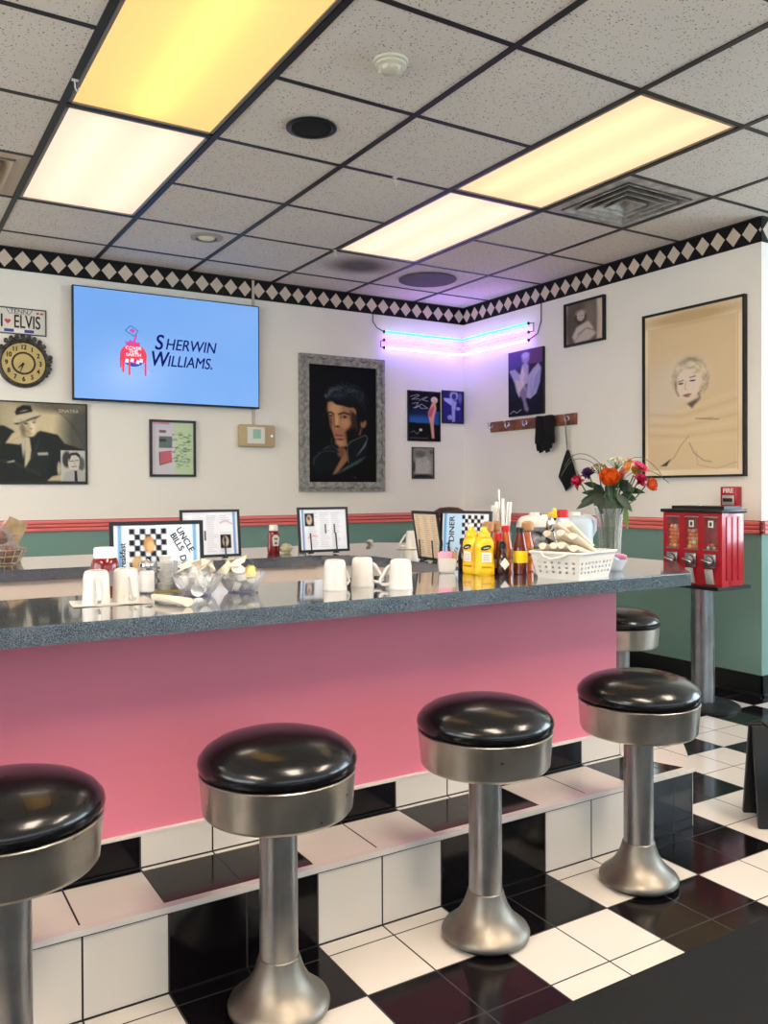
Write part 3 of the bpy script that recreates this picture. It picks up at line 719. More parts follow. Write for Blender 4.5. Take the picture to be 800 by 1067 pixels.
for k, c in enumerate(cols):
    rad = .0112 if k < 2 else .0085
    rows, per = ((6, 3), (5, 3), (2, 4))[k]
    proto = {}
    for q in range(rows):
        n = per - (1 if q == rows-1 else 0)
        for p in range(n):
            for dd in range(2):
                g = random.choice([GB[0], GB[0], GB[1], GB[2], GB[0], GB[3], GB[4]] + ([GB[5], GB[6]] if k == 2 else []))
                lx = c - ww + rad*1.05 + (p + (.35 if q % 2 else .05))*(2*ww-2.1*rad)/(per-.6)
                ly = -D2+.0165 + dd*rad*2.0; lz = .832+rad + q*rad*1.82
                if dd and k == 2: continue
                wp = Matrix.Translation((3.74, 2.905, 0)) @ Matrix.Rotation(RIGHT, 4, 'Z') @ Vector((min(max(lx, c-ww+rad), c+ww-rad), ly, lz))
                if g.name not in proto:
                    bm = B(); sphere(bm, (0,0,0), rad, 12, 8); o = obj('gumball', bm, g); o.location = wp; proto[g.name] = o
                else:
                    o = proto[g.name].copy(); COL.objects.link(o); o.location = wp
                tag(o, 'round coloured gumball in the %s window of the red vending machine' % wn[k], 'gumball', 'gumballs in the %s window' % wn[k])

# ================================================================== BACK WALL
# television
t = thing('television', 'flat wall television showing a paint company logo on a blue screen', 'television', onback(1.728, 2.078, .03))
bm = B(); box(bm, -.628, .628, -.035, .0, -.360, .360, bev=.004); box(bm, -.2, .2, 0, .0285, -.15, .15); obj('housing', bm, BLACK, t)
bm = B(); box(bm, -.619, .619, -.0365, -.034, -.348, .352); scr = obj('screen', bm, SCREEN, t, smooth=False)
INK = mat('screen_navy', (4,4,14), .6, emit=(24,26,112), es=.8, spec=.05)
bm = B(); yy = -.0375
text(bm, 'S', .140, upright(-.088, yy, .040), 0, 'CENTER', .22, .0025, .85); text(bm, 'HERWIN', .104, upright(-.044, yy, .033), 0, 'LEFT', .22, .0012, .86)
text(bm, 'W', .140, upright(-.088, yy, -.070), 0, 'CENTER', .22, .0025, .80); text(bm, 'ILLIAMS.', .104, upright(-.032, yy, -.077), 0, 'LEFT', .22, .0012, .84)
obj('screen_text', bm, INK, scr, smooth=False)
E_RED = mat('screen_red', (60,5,10), .4, emit=(236,52,82), es=.95); E_BLU = mat('screen_blue', (5,5,50), .4, emit=(32,60,190), es=.95)
E_WHT = mat('screen_white', (90,90,95), .4, emit=(250,225,240), es=.95); E_MAG = mat('screen_magenta', (60,10,50), .4, emit=(206,60,160), es=.95); E_TEA = mat('screen_teal', (5,40,60), .4, emit=(60,120,170), es=.95)
bm = B(); gx, gz, gr = -.215, -.045, .098
def disc(a0, a1, R_, mi, y, cx=gx, cz=gz, k=40):
    pts = [bm.verts.new((cx+R_*math.cos(a0+(a1-a0)*i/k), y, cz+R_*math.sin(a0+(a1-a0)*i/k))) for i in range(k+1)]
    q = bm.faces.new(pts); q.material_index = mi
disc(math.radians(-25), math.radians(205), gr, 0, yy)
disc(math.radians(200), math.radians(340), gr*.92, 1, yy)
def flat(pts, mi, y=None):
    q = bm.faces.new([bm.verts.new((gx+a, y if y else yy-.0004, gz+b)) for a, b in pts]); q.material_index = mi
for dx, ln, wd in ((-.092, .11, .008), (-.075, .145, .009), (-.03, .165, .008), (.088, .165, .008), (.06, .06, .01), (.0, .07, .012)):
    flat([(dx-wd, -.02), (dx+wd, -.02), (dx+wd*.8, -ln+.01), (dx, -ln), (dx-wd*.8, -ln+.01)], 0)
for dx, dz in ((-.05, -.045), (-.012, -.038), (.03, -.05), (.055, -.036)): flat([(dx-.014, dz-.014), (dx+.012, dz-.018), (dx+.015, dz+.012), (dx-.006, dz+.018)], 2, yy-.0006)
flat([(-.05, .085), (-.062, .118), (-.04, .108), (-.024, .13), (-.005, .118), (.012, .13), (.02, .11), (.045, .115), (.048, .085), (0, .1)], 3)
flat([(-.004, .115), (.02, .178), (.03, .172), (.012, .112)], 3, yy-.0008)
for a, b in (((-.058, .205), (-.02, .248)), ((-.02, .248), (.034, .208)), ((.034, .208), (.006, .160)), ((.006, .160), (-.058, .205))):
    dx, dz = b[0]-a[0], b[1]-a[1]; l_ = math.hypot(dx, dz); nx, nz = -dz/l_*.004, dx/l_*.004
    flat([(a[0]-nx, a[1]-nz), (b[0]-nx, b[1]-nz), (b[0]+nx, b[1]+nz), (a[0]+nx, a[1]+nz)], 4, yy-.0009)
flat([(-.03, .205), (-.01, .226), (.016, .206), (0, .185)], 3, yy-.0009)
for k, s in enumerate(('COVER', 'THE', 'EARTH')): text(bm, s, .036, upright(gx, yy-.001, gz+.062-k*.028), 2, fat=.0012)

for v in bm.verts: v.co.x = gx+(v.co.x-gx)*.88-.036; v.co.z = gz+(v.co.z-gz)*.78-.012
obj('screen_emblem', bm, [E_RED, E_BLU, E_WHT, E_MAG, E_TEA], scr, smooth=False, recalc=False)
bm = B(); text(bm, 'R', .016, upright(-.13, yy, -.15), 0); obj('screen_mark', bm, E_TEA, scr, smooth=False)
# control box with conduit
t = thing('thermostat_box', 'beige control box on the wall below the television corner', 'control box', onback(2.347, 1.530))
BEI = mat('beige_plastic', (190,168,128), .45)
bm = B(); box(bm, -.134, .134, -.055, 0, -.078, .078, bev=.012); obj('case', bm, BEI, t)
bm = B(); box(bm, -.08, .05, -.057, -.054, -.055, .06); box(bm, -.04, .02, -.058, -.056, -.02, .045, 1); obj('display_label', bm, [mat('label_white', (226,228,214), .5), mat('label_mint', (150,196,176), .5)], t, smooth=False)
bm = B(); lathe(bm, [(.012, 0), (.010, .01)], 14, mx=Matrix.Translation((.1, -.055, 0)) @ Matrix.Rotation(PI/2, 4, 'X')); obj('lock', bm, CHROME, t)
bm = B(); box(bm, -.022, -.004, -.014, 0, .078, 1.10, bev=.002); obj('conduit', bm, mat('conduit_paint', (205,194,178), .5), t)
# licence plate
t = thing('licence_plate', 'white licence plate with a red heart on the wall above the clock', 'licence plate', onback(.800, 2.187))
bm = B(); box(bm, -.155, .155, -.004, 0, -.08, .08, bev=.0015); obj('plate', bm, mat('plate_white', (226,222,210), .35), t)
bm = B(); ring_frame(bm, .316, .164, .008, .006); obj('rim', bm, mat('plate_rim', (70,84,84), .4), t, smooth=False)
bm = B(); y = -.0048
text(bm, 'ELVIS', .112, upright(.046, y, -.006), 0, fat=.002, sx=.60); text(bm, 'I', .112, upright(-.098, y, -.006), 0, fat=.002, sx=.7)
text(bm, 'TENN', .036, upright(.0, y, .058), 0, sx=1.1)
for sx in (-1, 1): flat_ = bm.faces.new([bm.verts.new((sx*.055+a, y, b)) for a, b in ((.0, .042), (.004, .042), (sx*.02+.004, .075), (sx*.02, .075))])
flat_ = bm.faces.new([bm.verts.new((a, y, b)) for a, b in ((-.055, .042), (.055, .042), (.055, .044), (-.055, .044))])
hp = []
for k in range(24):
    a = 2*PI*k/24; hp.append((.0011*16*math.sin(a)**3-.064, .0011*(13*math.cos(a)-5*math.cos(2*a)-2*math.cos(3*a)-math.cos(4*a))-.004))
q = bm.faces.new([bm.verts.new((a, y, b)) for a, b in hp]); q.material_index = 1
for (x0, x1, z0, z1, mi) in ((-.085, -.03, -.068, -.05, 2), (.03, .085, -.068, -.05, 2), (-.03, .03, -.07, -.05, 3), (.10, .115, .05, .062, 1), (.122, .14, .05, .062, 1), (-.14, -.122, .05, .062, 1)):
    q = bm.faces.new([bm.verts.new(p) for p in ((x0, y, z0), (x1, y, z0), (x1, y, z1), (x0, y, z1))]); q.material_index = mi
obj('lettering', bm, [BLACK, mat('heart_red', (206,70,74), .4), mat('sticker_blue', (50,64,140), .4), mat('sticker_white', (236,236,236), .4)], t, smooth=False, recalc=False)
# ornate clock
t = thing('wall_clock', 'round ornate wall clock with a cream face, below the licence plate', 'clock', onback(.822, 1.929))
PEW = mat('pewter', (96,94,88), .45, .5, noise=(40, .5)); FACE = mat('clock_face', (214,190,122), .5, noise=(8, .12))
bm = B(); mx = Matrix.Rotation(PI/2, 4, 'X'); lathe(bm, [(.146, 0), (.150, .012), (.146, .026), (.134, .032), (.128, .024)], 48, mx=mx, cap1=False)
for k in range(26):
    a = math.radians(-28 + k*9.0); R_ = .148 + (.012*math.sin(k*1.7) if 3 < k < 23 else 0)
    sphere(bm, (R_*math.cos(a), -.02, R_*math.sin(a)), .011+.004*((k*7) % 3)/2, 8, 6, sc=(1.2, .7, 1))
for k in range(7):
    a = math.radians(55+k*12); sphere(bm, (.165*math.cos(a), -.018, .165*math.sin(a)), .013, 8, 6, sc=(1, .6, 1.3))
obj('ornate_rim', bm, PEW, t)
bm = B(); lathe(bm, [(.130, .020), (.002, .0205)], 48, mx=mx, cap0=False); dial = obj('dial', bm, FACE, t)
bm = B()
def ann(r0, r1, y, k=48):
    for i in range(k):
        a, b = 2*PI*i/k, 2*PI*(i+1)/k
        bm.faces.new([bm.verts.new((R_*math.cos(q), y, R_*math.sin(q))) for R_, q in ((r0, a), (r1, a), (r1, b), (r0, b))])
ann(.058, .070, -.0212); ann(.124, .129, -.0212)
for k in range(1, 13):
    a = PI/2-k*PI/6; text(bm, str(k), .040, upright(.097*math.cos(a), -.0213, .097*math.sin(a)), 0, fat=.002, sx=.85)
obj('numeral', bm, mat('dial_ink', (52,40,30), .5), dial, smooth=False)
for ln, ang, wd in ((.045, 225, .007), (.06, 250, .005)):
    a = math.radians(ang); bm = B(); prism(bm, [(-wd, 0), (wd, 0), (wd*.3, ln), (-wd*.3, ln)], 0, .002, mx=Matrix.Translation((0, -.0235, 0)) @ Matrix.Rotation(PI/2, 4, 'X') @ Matrix.Rotation(a-PI/2, 4, 'Z')); obj('hand', bm, BLACK, dial, smooth=False)
# poster of a man in a hat
c = Canvas(-353, 735, 75, 770, 230, (150,144,118))
c.ell(430, 260, 420, 330, (214,198,160), .9); c.ell(720, 330, 200, 330, (92,92,84), .8); c.ell(500, 90, 300, 60, (120,112,92), .9)
for k in range(16): c.line([(380+k*16, 60+k*13), (740, 150+k*24)], 5, (70,70,62), .35, 6)
c.ell(-250, 300, 160, 260, (120,112,92), .9)
D1 = (44,48,46)
c.poly([(-353, 330), (-120, 280), (20, 280), (100, 320), (150, 400), (330, 315), (480, 345), (540, 420), (720, 475), (735, 770), (-353, 770)], D1, 8)
c.poly([(30, 430), (90, 340), (150, 330), (205, 375), (150, 440), (60, 430)], (206,190,152), 6)
c.ell(235, 270, 72, 100, (216,200,164), .12, -12); c.ell(190, 330, 30, 50, (160,146,118), .8)
c.poly([(150, 270), (165, 330), (220, 380), (175, 340), (150, 300)], (110,100,82), 8)
c.ell(205, 255, 20, 6, (60,52,44), .6); c.ell(272, 243, 18, 6, (60,52,44), .6); c.line([(180, 240), (222, 232)], 6, (70,60,50), .7); c.line([(252, 226), (292, 222)], 6, (70,60,50), .7)
c.line([(240, 250), (250, 290), (238, 296)], 5, (150,130,104), .8); c.line([(220, 322), (262, 316)], 8, (120,84,70), .9); c.ell(240, 345, 25, 8, (188,170,136), .8)
c.poly([(95, 258), (110, 215), (150, 160), (255, 140), (300, 165), (340, 175), (250, 205), (160, 250)], (208,196,164), 5)
c.poly([(95, 258), (160, 250), (250, 208), (340, 178), (300, 205), (200, 240), (130, 268)], (40,40,38), 5)
c.poly([(112, 165), (130, 125), (180, 98), (245, 100), (258, 138), (190, 140), (120, 172)], (42,42,40), 5)
c.poly([(200, 375), (235, 372), (250, 480), (240, 560), (192, 645), (196, 480)], (204,192,158), 5)
c.poly([(160, 400), (200, 375), (196, 470), (180, 560)], (190,190,176), 6); 
c.line([(320, 380), (290, 470), (250, 560), (205, 680)], 5, (86,88,82), .8, 8); c.poly([(302, 505), (395, 500), (395, 525), (305, 528)], (208,200,176), 4)
c.line([(-200, 560), (100, 590), (330, 700)], 16, (70,74,70), .5, 20); c.poly([(40, 590), (105, 572), (110, 585), (50, 596)], (216,208,186), 4)
c.poly([(385, 750), (430, 710), (520, 690), (520, 750)], (200,184,148), 6); c.ell(490, 640, 16, 60, (196,182,148), .4)
c.ell(262, 290, 26, 60, (232,218,184), .9); c.ell(178, 300, 16, 60, (120,108,88), .9, -12, .8); c.ell(225, 282, 14, 20, (170,154,124), .9, 0, .7); c.ell(246, 300, 12, 8, (150,132,104), .8); c.ell(204, 258, 8, 5, (30,28,26), .6); c.ell(272, 245, 8, 5, (30,28,26), .6); c.ell(225, 340, 30, 12, (184,166,132), .9)
for k in range(14): c.line([(300+k*9, 420+k*6), (270+k*8, 560+k*8), (230+k*12, 690)], 3, (78,82,78), .25, 8)
for k in range(5): c.line([(60+k*24, 420-k*12), (90+k*26, 400-k*14)], 3, (150,134,104), .5, 5)
c.poly([(120, 170), (258, 135), (262, 150), (122, 186)], (24,24,24), 4); c.blur(1.0)
c.rect(505, 725, 480, 752, (196,196,186)); c.ell(560, 560, 40, 70, (66,66,64), .4); c.ell(690, 600, 30, 60, (96,96,92), .6)
c.ell(622, 585, 52, 80, (206,202,190), .15); c.poly([(575, 530), (600, 500), (650, 495), (680, 520), (685, 570), (668, 540), (640, 520), (600, 525), (578, 580)], (60,58,56), 6)
c.line([(590, 575), (620, 572)], 7, (60,58,56), .8); c.line([(635, 570), (662, 566)], 7, (60,58,56), .8); c.line([(605, 625), (645, 620)], 8, (110,86,80), .8); c.line([(627, 580), (632, 606)], 5, (150,144,134), .8)
c.poly([(520, 750), (545, 680), (600, 650), (680, 650), (725, 690), (725, 752)], (180,180,172), 6); c.poly([(628, 660), (650, 660), (656, 752), (628, 752)], (50,50,48), 5)
c.grain(14)
t = framed('wall_poster', 'black and white poster of a man in a light hat and dark suit', 'poster', onback(.825, 1.443), 0, .745, .51, .008, .014, BLACK, c)
bm = B(); text(bm, 'SINATRA', .030, upright(.26, -.0085, .205), 0); obj('lettering', bm, mat('poster_ink', (206,200,180), .6), t, smooth=False)
# small framed clipping
c = Canvas(50, 290, 60, 375, 70, (206,206,200))
c.rect(50, 185, 60, 375, (214,210,214)); c.rect(180, 290, 60, 375, (198,220,180)); c.rect(55, 150, 62, 74, (230,150,176)); c.rect(92, 130, 108, 124, (110,90,100)); c.rect(90, 165, 145, 215, (110,122,118)); c.rect(70, 150, 85, 95, (206,206,226))
c.rect(92, 130, 160, 178, (70,76,74)); c.poly([(92, 240), (160, 228), (165, 295), (95, 318)], (206,110,122)); c.line([(92, 240), (95, 318), (165, 296)], 4, (60,50,50))
rs = np.random.RandomState(3)
for k in range(90): 
    x, y = rs.uniform(160, 262), rs.uniform(120, 330); c.line([(x, y), (x+rs.uniform(6, 22), y+rs.uniform(-6, 6))], 3.5, (70,96,70), .7)
for k in range(8): c.line([(185, 80+k*37), (285, 85+k*37)], 2, (160,190,150), .5)
framed('framed_clipping', 'small black-framed picture with a pink car and green handwriting', 'picture', onback(1.752, 1.429), 0, .314, .380, .016, .018, BLACK, c)
# large dark portrait in a carved grey frame
c = Canvas(110, 583, 118, 960, 150, (7,7,9))
HAIR = (18,24,30)
c.poly([(150, 780), (230, 700), (280, 690), (330, 760), (290, 880), (160, 900), (130, 830)], (14,18,20), 20)
c.poly([(272, 905), (330, 790), (350, 700), (372, 740), (380, 800), (300, 900)], (150,104,72), 12); c.ell(330, 740, 26, 40, (120,80,56), .6)
c.poly([(240, 385), (330, 350), (430, 420), (460, 470), (448, 560), (420, 640), (370, 700), (320, 705), (285, 640), (262, 560), (246, 470)], (166,118,82), 12)
c.poly([(400, 440), (455, 470), (450, 560), (420, 640), (380, 690), (362, 600), (400, 540)], (40,27,20), 24, .9)
c.poly([(375, 590), (440, 560), (430, 640), (380, 690)], (10,8,8), 20)
c.ell(290, 430, 46, 44, (206,160,116), .9); c.ell(300, 515, 18, 50, (212,166,122), .9); c.ell(360, 530, 36, 34, (196,146,104), .9); c.ell(262, 530, 10, 40, (110,72,50), .8)
c.ell(490, 530, 22, 34, (150,104,76), .5, 15); c.poly([(455, 620), (468, 560), (480, 570), (470, 615)], (120,82,60), 8); c.ell(325, 672, 32, 24, (190,140,98), .9); c.ell(326, 650, 26, 6, (92,60,44), .8)
c.line([(244, 462), (262, 455), (280, 466)], 10, (24,16,14), .9); c.line([(318, 468), (352, 454), (392, 466)], 10, (24,16,14), .95)
c.ell(262, 480, 13, 6, (50,34,30), .5); c.ell(352, 486, 22, 9, (54,36,30), .5); c.ell(346, 486, 8, 6, (196,186,176), .6); c.ell(354, 486, 6, 6, (12,10,12), .5)
c.line([(284, 470), (286, 540), (290, 562), (318, 560)], 7, (84,54,40), .8, 8); c.ell(308, 556, 12, 6, (60,36,28), .7)
c.ell(318, 620, 30, 9, (166,92,82), .4, 8); c.ell(322, 634, 24, 8, (186,116,100), .5); c.line([(290, 618), (318, 624), (346, 622)], 4, (60,28,26))
c.poly([(214, 322), (232, 282), (268, 246), (322, 220), (392, 226), (456, 254), (502, 306), (520, 400), (506, 500), (482, 524), (462, 480), (454, 430), (424, 412), (392, 416), (344, 404), (300, 398), (270, 376), (240, 366), (224, 346)], (9,11,14), 8)
c.poly([(440, 420), (462, 440), (470, 560), (456, 600), (446, 540)], (9,9,11), 8)
c.poly([(214, 322), (206, 346), (224, 372), (240, 372), (262, 380), (250, 350)], (9,11,14), 6)
c.strokes(372, 408, 124, 132, 70, 195, 325, .8, 3, (70,90,98), .26, 11, 1.6); c.strokes(380, 420, 96, 100, 40, 205, 300, .7, 3, (58,76,84), .24, 12, 1.6)
c.strokes(330, 330, 84, 60, 30, 150, 230, .9, 3, (96,118,126), .30, 13, 1.4); c.strokes(430, 330, 60, 40, 24, 190, 330, .8, 3, (74,90,98), .30, 14, 1.4)
c.ell(228, 340, 9, 12, (84,104,112), .9, 0, .8); c.line([(224, 350), (240, 366), (270, 372)], 6, (60,78,86), .5, 8)
c.poly([(372, 700), (400, 665), (505, 610), (525, 640), (520, 720), (470, 780), (385, 825)], (16,20,24), 5)
c.line([(385, 822), (374, 700), (400, 664), (505, 612), (522, 640)], 5, (120,132,136), .9, 4)
for k in range(7): c.line([(440+k*8, 770-k*10), (505+k*2, 690-k*8)], 5, (110,134,144), .6, 7)
c.line([(268, 640), (266, 690), (330, 745)], 5, (96,106,110), .8, 5); c.poly([(215, 720), (265, 690), (325, 745), (230, 738)], (20,26,28), 8); c.line([(215, 722), (250, 700)], 8, (90,106,112), .7, 10)
c.line([(145, 830), (150, 790), (185, 755)], 10, (84,98,102), .6, 12); c.line([(180, 750), (240, 735), (290, 740)], 6, (76,90,94), .6, 8)
for k in range(5): c.line([(320+k*30, 890-k*16), (380+k*30, 845-k*18)], 12, (90,116,118), .6, 16)
c.line([(300, 895), (480, 800)], 10, (52,70,74), .6, 14); c.ell(430, 925, 8, 5, (70,64,60), .8); c.blur(.8); c.grain(5)
def carve(bm):
    for sx in (-1, 1):
        for k in range(8):
            z = -.40+k*.115; tube(bm, [(sx*.345, -.034, z), (sx*.325, -.04, z+.04), (sx*.338, -.036, z+.085)], [.003, .007, .002], 6, 1)
    for sz in (-1, 1):
        for k in range(6):
            x = -.28+k*.112; tube(bm, [(x-.04, -.034, sz*.488), (x, -.04, sz*.472), (x+.04, -.034, sz*.486)], [.002, .007, .003], 6, 1)
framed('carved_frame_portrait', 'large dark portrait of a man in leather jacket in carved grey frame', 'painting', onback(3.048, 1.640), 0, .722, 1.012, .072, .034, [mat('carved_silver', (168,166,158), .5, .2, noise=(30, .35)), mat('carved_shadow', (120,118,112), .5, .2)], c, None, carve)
# three small pictures near the corner
c = Canvas(105, 425, 85, 605, 64, (10,10,14))
c.rect(112, 425, 285, 440, (34,82,150)); c.ell(200, 300, 140, 60, (14,30,60), .8, 0, .9); c.ell(210, 400, 130, 60, (40,100,170), .9, 0, .7); c.ell(260, 470, 190, 50, (8,8,12), .4); c.ell(150, 440, 60, 24, (9,9,12), .5)
for pts in ([(128, 140), (200, 115), (215, 125), (140, 170), (215, 160)], [(215, 180), (260, 150), (300, 135), (250, 170), (305, 182)], [(145, 215), (205, 200), (175, 260), (240, 215), (300, 255)], [(155, 262), (220, 238), (230, 262), (300, 258)]): c.line(pts, 7, (206,206,220), .8)
c.ell(372, 165, 36, 36, (226,206,180), .3); c.ell(374, 180, 20, 24, (222,180,150), .4); c.poly([(345, 200), (385, 195), (395, 260), (375, 330), (365, 420), (372, 580), (345, 580), (330, 440), (312, 350), (305, 300), (330, 240)], (222,160,130), 10)
c.poly([(310, 290), (360, 230), (372, 250), (340, 350), (312, 350)], (206,90,110), 12); c.ell(230, 492, 16, 14, (210,205,200), .5); c.line([(130, 520), (160, 505), (190, 540), (215, 510)], 8, (150,150,156), .7); c.line([(120, 580), (300, 580)], 10, (110,110,116), .7)
framed('framed_photo', 'dark framed photo of a standing woman with white scribbled signature', 'picture', onback(3.790, 1.732), 0, .312, .400, .008, .014, BLACK, c)
c = Canvas(462, 670, 90, 415, 50, (42,38,120))
c.ell(580, 130, 46, 50, (170,172,226), .4); c.ell(580, 140, 24, 30, (60,54,136), .5); c.poly([(470, 160), (550, 160), (600, 210), (590, 260), (480, 190)], (176,178,230), 8); c.poly([(550, 180), (610, 190), (590, 300), (590, 400), (560, 410), (556, 290)], (160,162,220), 8); c.ell(540, 360, 30, 26, (150,150,214), .5); c.ell(622, 265, 22, 18, (164,166,224), .5); c.ell(645, 150, 20, 60, (110,108,180), .8); c.grain(30, 4)
framed('framed_photo', 'small violet-tinted framed photo nearest the room corner', 'picture', onback(4.072, 1.817), 0, .214, .266, .008, .014, BLACK, c)
c = Canvas(155, 360, 680, 1000, 50, (136,134,128))
c.ell(250, 880, 90, 110, (178,176,168), .5); c.ell(255, 800, 36, 40, (166,164,156), .5); c.ell(230, 745, 50, 36, (104,102,98), .7); c.ell(250, 990, 120, 30, (40,40,38), .7); c.ell(165, 880, 16, 60, (70,70,68), .8); c.ell(340, 720, 16, 20, (90,90,86), .8)
c.grain(46, 5)
framed('framed_photo', 'small grey photo hanging below the signed picture', 'picture', onback(3.779, 1.359), 0, .212, .252, .009, .012, mat('dark_grey_frame', (70,68,66), .5), c)

# ================================================================== NEON SIGN (wraps the corner)
t = thing('neon_sign', 'blue, pink and white neon tubes bent round the room corner', 'neon sign', (XW, YW, 2.30))
def neon(rgb, es): return mat('neon_%d_%d' % (rgb[0], rgb[2]), rgb, .3, emit=rgb, es=es)
o_out = .055
for nm, zb_, zr_, xl, yr, m_ in (('cyan_tube', .06, .066, -.80, -.86, neon((40,204,222), 4.5)), ('pink_tube', -.004, .004, -.79, -.85, neon((255,74,150), 8.0)), ('white_tube', -.062, -.046, -.80, -.85, neon((88,100,255), 22.0))):
    bm = B(); z0 = zb_; pts = [(xl, -o_out, z0), (-.12, -o_out, z0), (-.085, -o_out-.006, z0), (-.062, -.062, z0), (-o_out-.006, -.085, z0), (-o_out, -.12, z0), (-o_out, yr, z0)]
    tube(bm, pts, .0075, 10); obj(nm, bm, m_, t)['label'] = {'cyan_tube': 'cyan neon tube', 'pink_tube': 'pink neon tube', 'white_tube': 'pale blue-white neon tube'}[nm]
for z0 in (.06, -.004, -.062):
    for p in ((-.80, -o_out, z0), (-o_out, -.86, z0)):
        bm = B(); sphere(bm, p, .012, 10, 8); obj('end_cap', bm, BLACK, t)
for p0, p1 in (((-.5, -o_out, .06), (-.5, 0, .06)), ((-.5, -o_out, -.004), (-.5, 0, -.004)), ((-.25, -o_out, -.062), (-.25, 0, -.062)), ((-o_out, -.5, .06), (0, -.5, .06)), ((-o_out, -.45, -.004), (0, -.45, -.004)), ((-o_out, -.3, -.062), (0, -.3, -.062))):
    bm = B(); tube(bm, [p0, p1], .004, 6); obj('tube_support', bm, CLEARB, t)
for pts in ([(-.80, -o_out, .06), (-.85, -.03, .09), (-.875, -.012, .14), (-.875, -.012, .20)], [(-.80, -o_out, -.004), (-.822, -.04, -.012), (-.822, -.04, -.055), (-.80, -o_out, -.062)],
            [(-o_out, -.86, .06), (-.04, -.90, .06), (-.04, -.90, 0), (-o_out, -.86, -.004)], [(-o_out, -.86, -.062), (-.02, -.92, -.02), (-.012, -.95, .07), (-.012, -.95, .20)]):
    bm = B(); tube(bm, pts, .004, 6); obj('cable', bm, BLACK, t)

# ================================================================== RIGHT WALL
c = Canvas(82, 318, 410, 890, 80, (44,36,66))
c.rect(82, 318, 400, 520, (104,66,120)); c.ell(120, 500, 80, 60, (90,70,150), .9); c.rect(82, 318, 600, 890, (24,22,36)); c.ell(100, 700, 60, 60, (34,32,50), .9)
c.poly([(88, 545), (130, 540), (165, 590), (180, 520), (205, 500), (225, 530), (222, 600), (250, 560), (290, 520), (308, 560), (300, 660), (275, 740), (235, 775), (205, 760), (215, 660), (190, 680), (160, 760), (140, 710), (125, 640)], (176,168,206), 8)
c.poly([(130, 620), (200, 640), (210, 590), (190, 690), (155, 740)], (214,196,204), 12); c.poly([(235, 640), (300, 570), (290, 680), (240, 760)], (150,146,200), 14)
c.poly([(165, 590), (182, 520), (200, 590), (180, 660)], (220,200,220), 8); c.ell(203, 475, 26, 36, (168,150,204), .4); c.ell(203, 450, 28, 22, (190,176,222), .5)
c.poly([(160, 720), (200, 660), (215, 690), (205, 780), (225, 850), (215, 872), (195, 850), (185, 790)], (134,120,156), 8)
for k in range(9): c.line([(150+k*3, 560+k*8), (176+k*4, 640+k*10)], 3, (230,222,240), .35, 4); c.line([(290-k*6, 560+k*12), (240+k*2, 650+k*10)], 3, (206,200,236), .35, 4)
c.blur(.9); c.line([(95, 868), (120, 848), (140, 866), (172, 846)], 6, (196,190,206), .8); c.grain(12)
t = thing('canvas_print', 'unframed violet canvas print of a woman in a billowing white dress', 'picture', onright(4.795, 1.938), RIGHT)
bm = B(); box(bm, -.193, .193, -.022, 0, -.243, .243); obj('stretcher', bm, BLACK, t, smooth=False); c.build('picture', .384, .484, t, -.0228)
c = Canvas(478, 730, 75, 400, 70, (120,108,98))
c.rect(478, 492, 60, 410, (206,192,176)); c.rect(686, 730, 60, 410, (206,192,176)); c.ell(560, 250, 110, 200, (92,82,74), .8); c.ell(640, 180, 40, 120, (124,112,100), .8)
c.ell(580, 190, 38, 58, (70,60,54), .4); c.ell(580, 185, 26, 38, (200,186,170), .3); c.ell(580, 155, 36, 24, (190,176,160), .5)
c.poly([(520, 340), (550, 270), (590, 250), (630, 235), (660, 290), (680, 350), (640, 390), (540, 395)], (196,184,170), 12); c.line([(560, 330), (620, 290), (670, 320)], 8, (110,98,88), .8, 8); c.line([(540, 380), (600, 300)], 5, (120,108,98), .7, 6)
c.strokes(580, 170, 34, 34, 24, 170, 370, .7, 4, (120,108,98), .5, 7); c.blur(.9); c.ell(572, 182, 5, 3, (50,42,38), .6); c.ell(590, 182, 5, 3, (50,42,38), .6); c.line([(574, 204), (588, 203)], 4, (90,50,46), .9); c.grain(14, 8)
framed('framed_photo', 'black-framed sepia photo of a seated woman, right of the neon', 'picture', onright(4.199, 2.286), RIGHT, .378, .300, .014, .024, BLACK, c)
c = Canvas(40, 575, 45, 1020, 170, (252,232,198))
c.rect(66, 540, 130, 985, (226,202,160)); c.ell(300, 90, 260, 40, (206,178,132), .9); c.ell(150, 560, 140, 210, (226,208,182), .9); c.ell(330, 800, 230, 180, (230,206,162), .8)
for k in range(7): c.line([(70, 600+k*36+10*math.sin(k)), (250, 640+k*30), (540, 560+k*42)], 12, (206,182,140) if k % 2 else (236,216,178), .5, 18)
c.ell(292, 440, 104, 120, (232,214,182), .7); c.ell(300, 370, 70, 50, (214,196,164), .9)
c.ell(288, 482, 64, 94, (236,218,198), .22)
c.strokes(296, 440, 88, 92, 60, 180, 370, .5, 3, (168,152,126), .34, 1); c.strokes(300, 385, 52, 46, 40, 150, 400, .9, 3, (160,144,120), .34, 2, 1.0); c.strokes(300, 370, 30, 26, 24, 0, 360, 1.4, 3, (150,134,112), .34, 3)
c.strokes(300, 470, 84, 96, 26, -30, 40, .4, 3, (140,126,106), .42, 4); c.strokes(286, 470, 76, 96, 20, 150, 205, .4, 3, (140,126,106), .42, 5); c.strokes(296, 430, 72, 60, 40, 190, 350, .6, 4, (244,230,202), .4, 6)
c.line([(218, 470), (222, 520), (236, 548)], 7, (110,100,88), .8, 8); c.line([(345, 545), (352, 575), (330, 600)], 9, (120,108,96), .8, 10)
c.poly([(282, 600), (350, 570), (310, 628)], (104,94,86), 10)
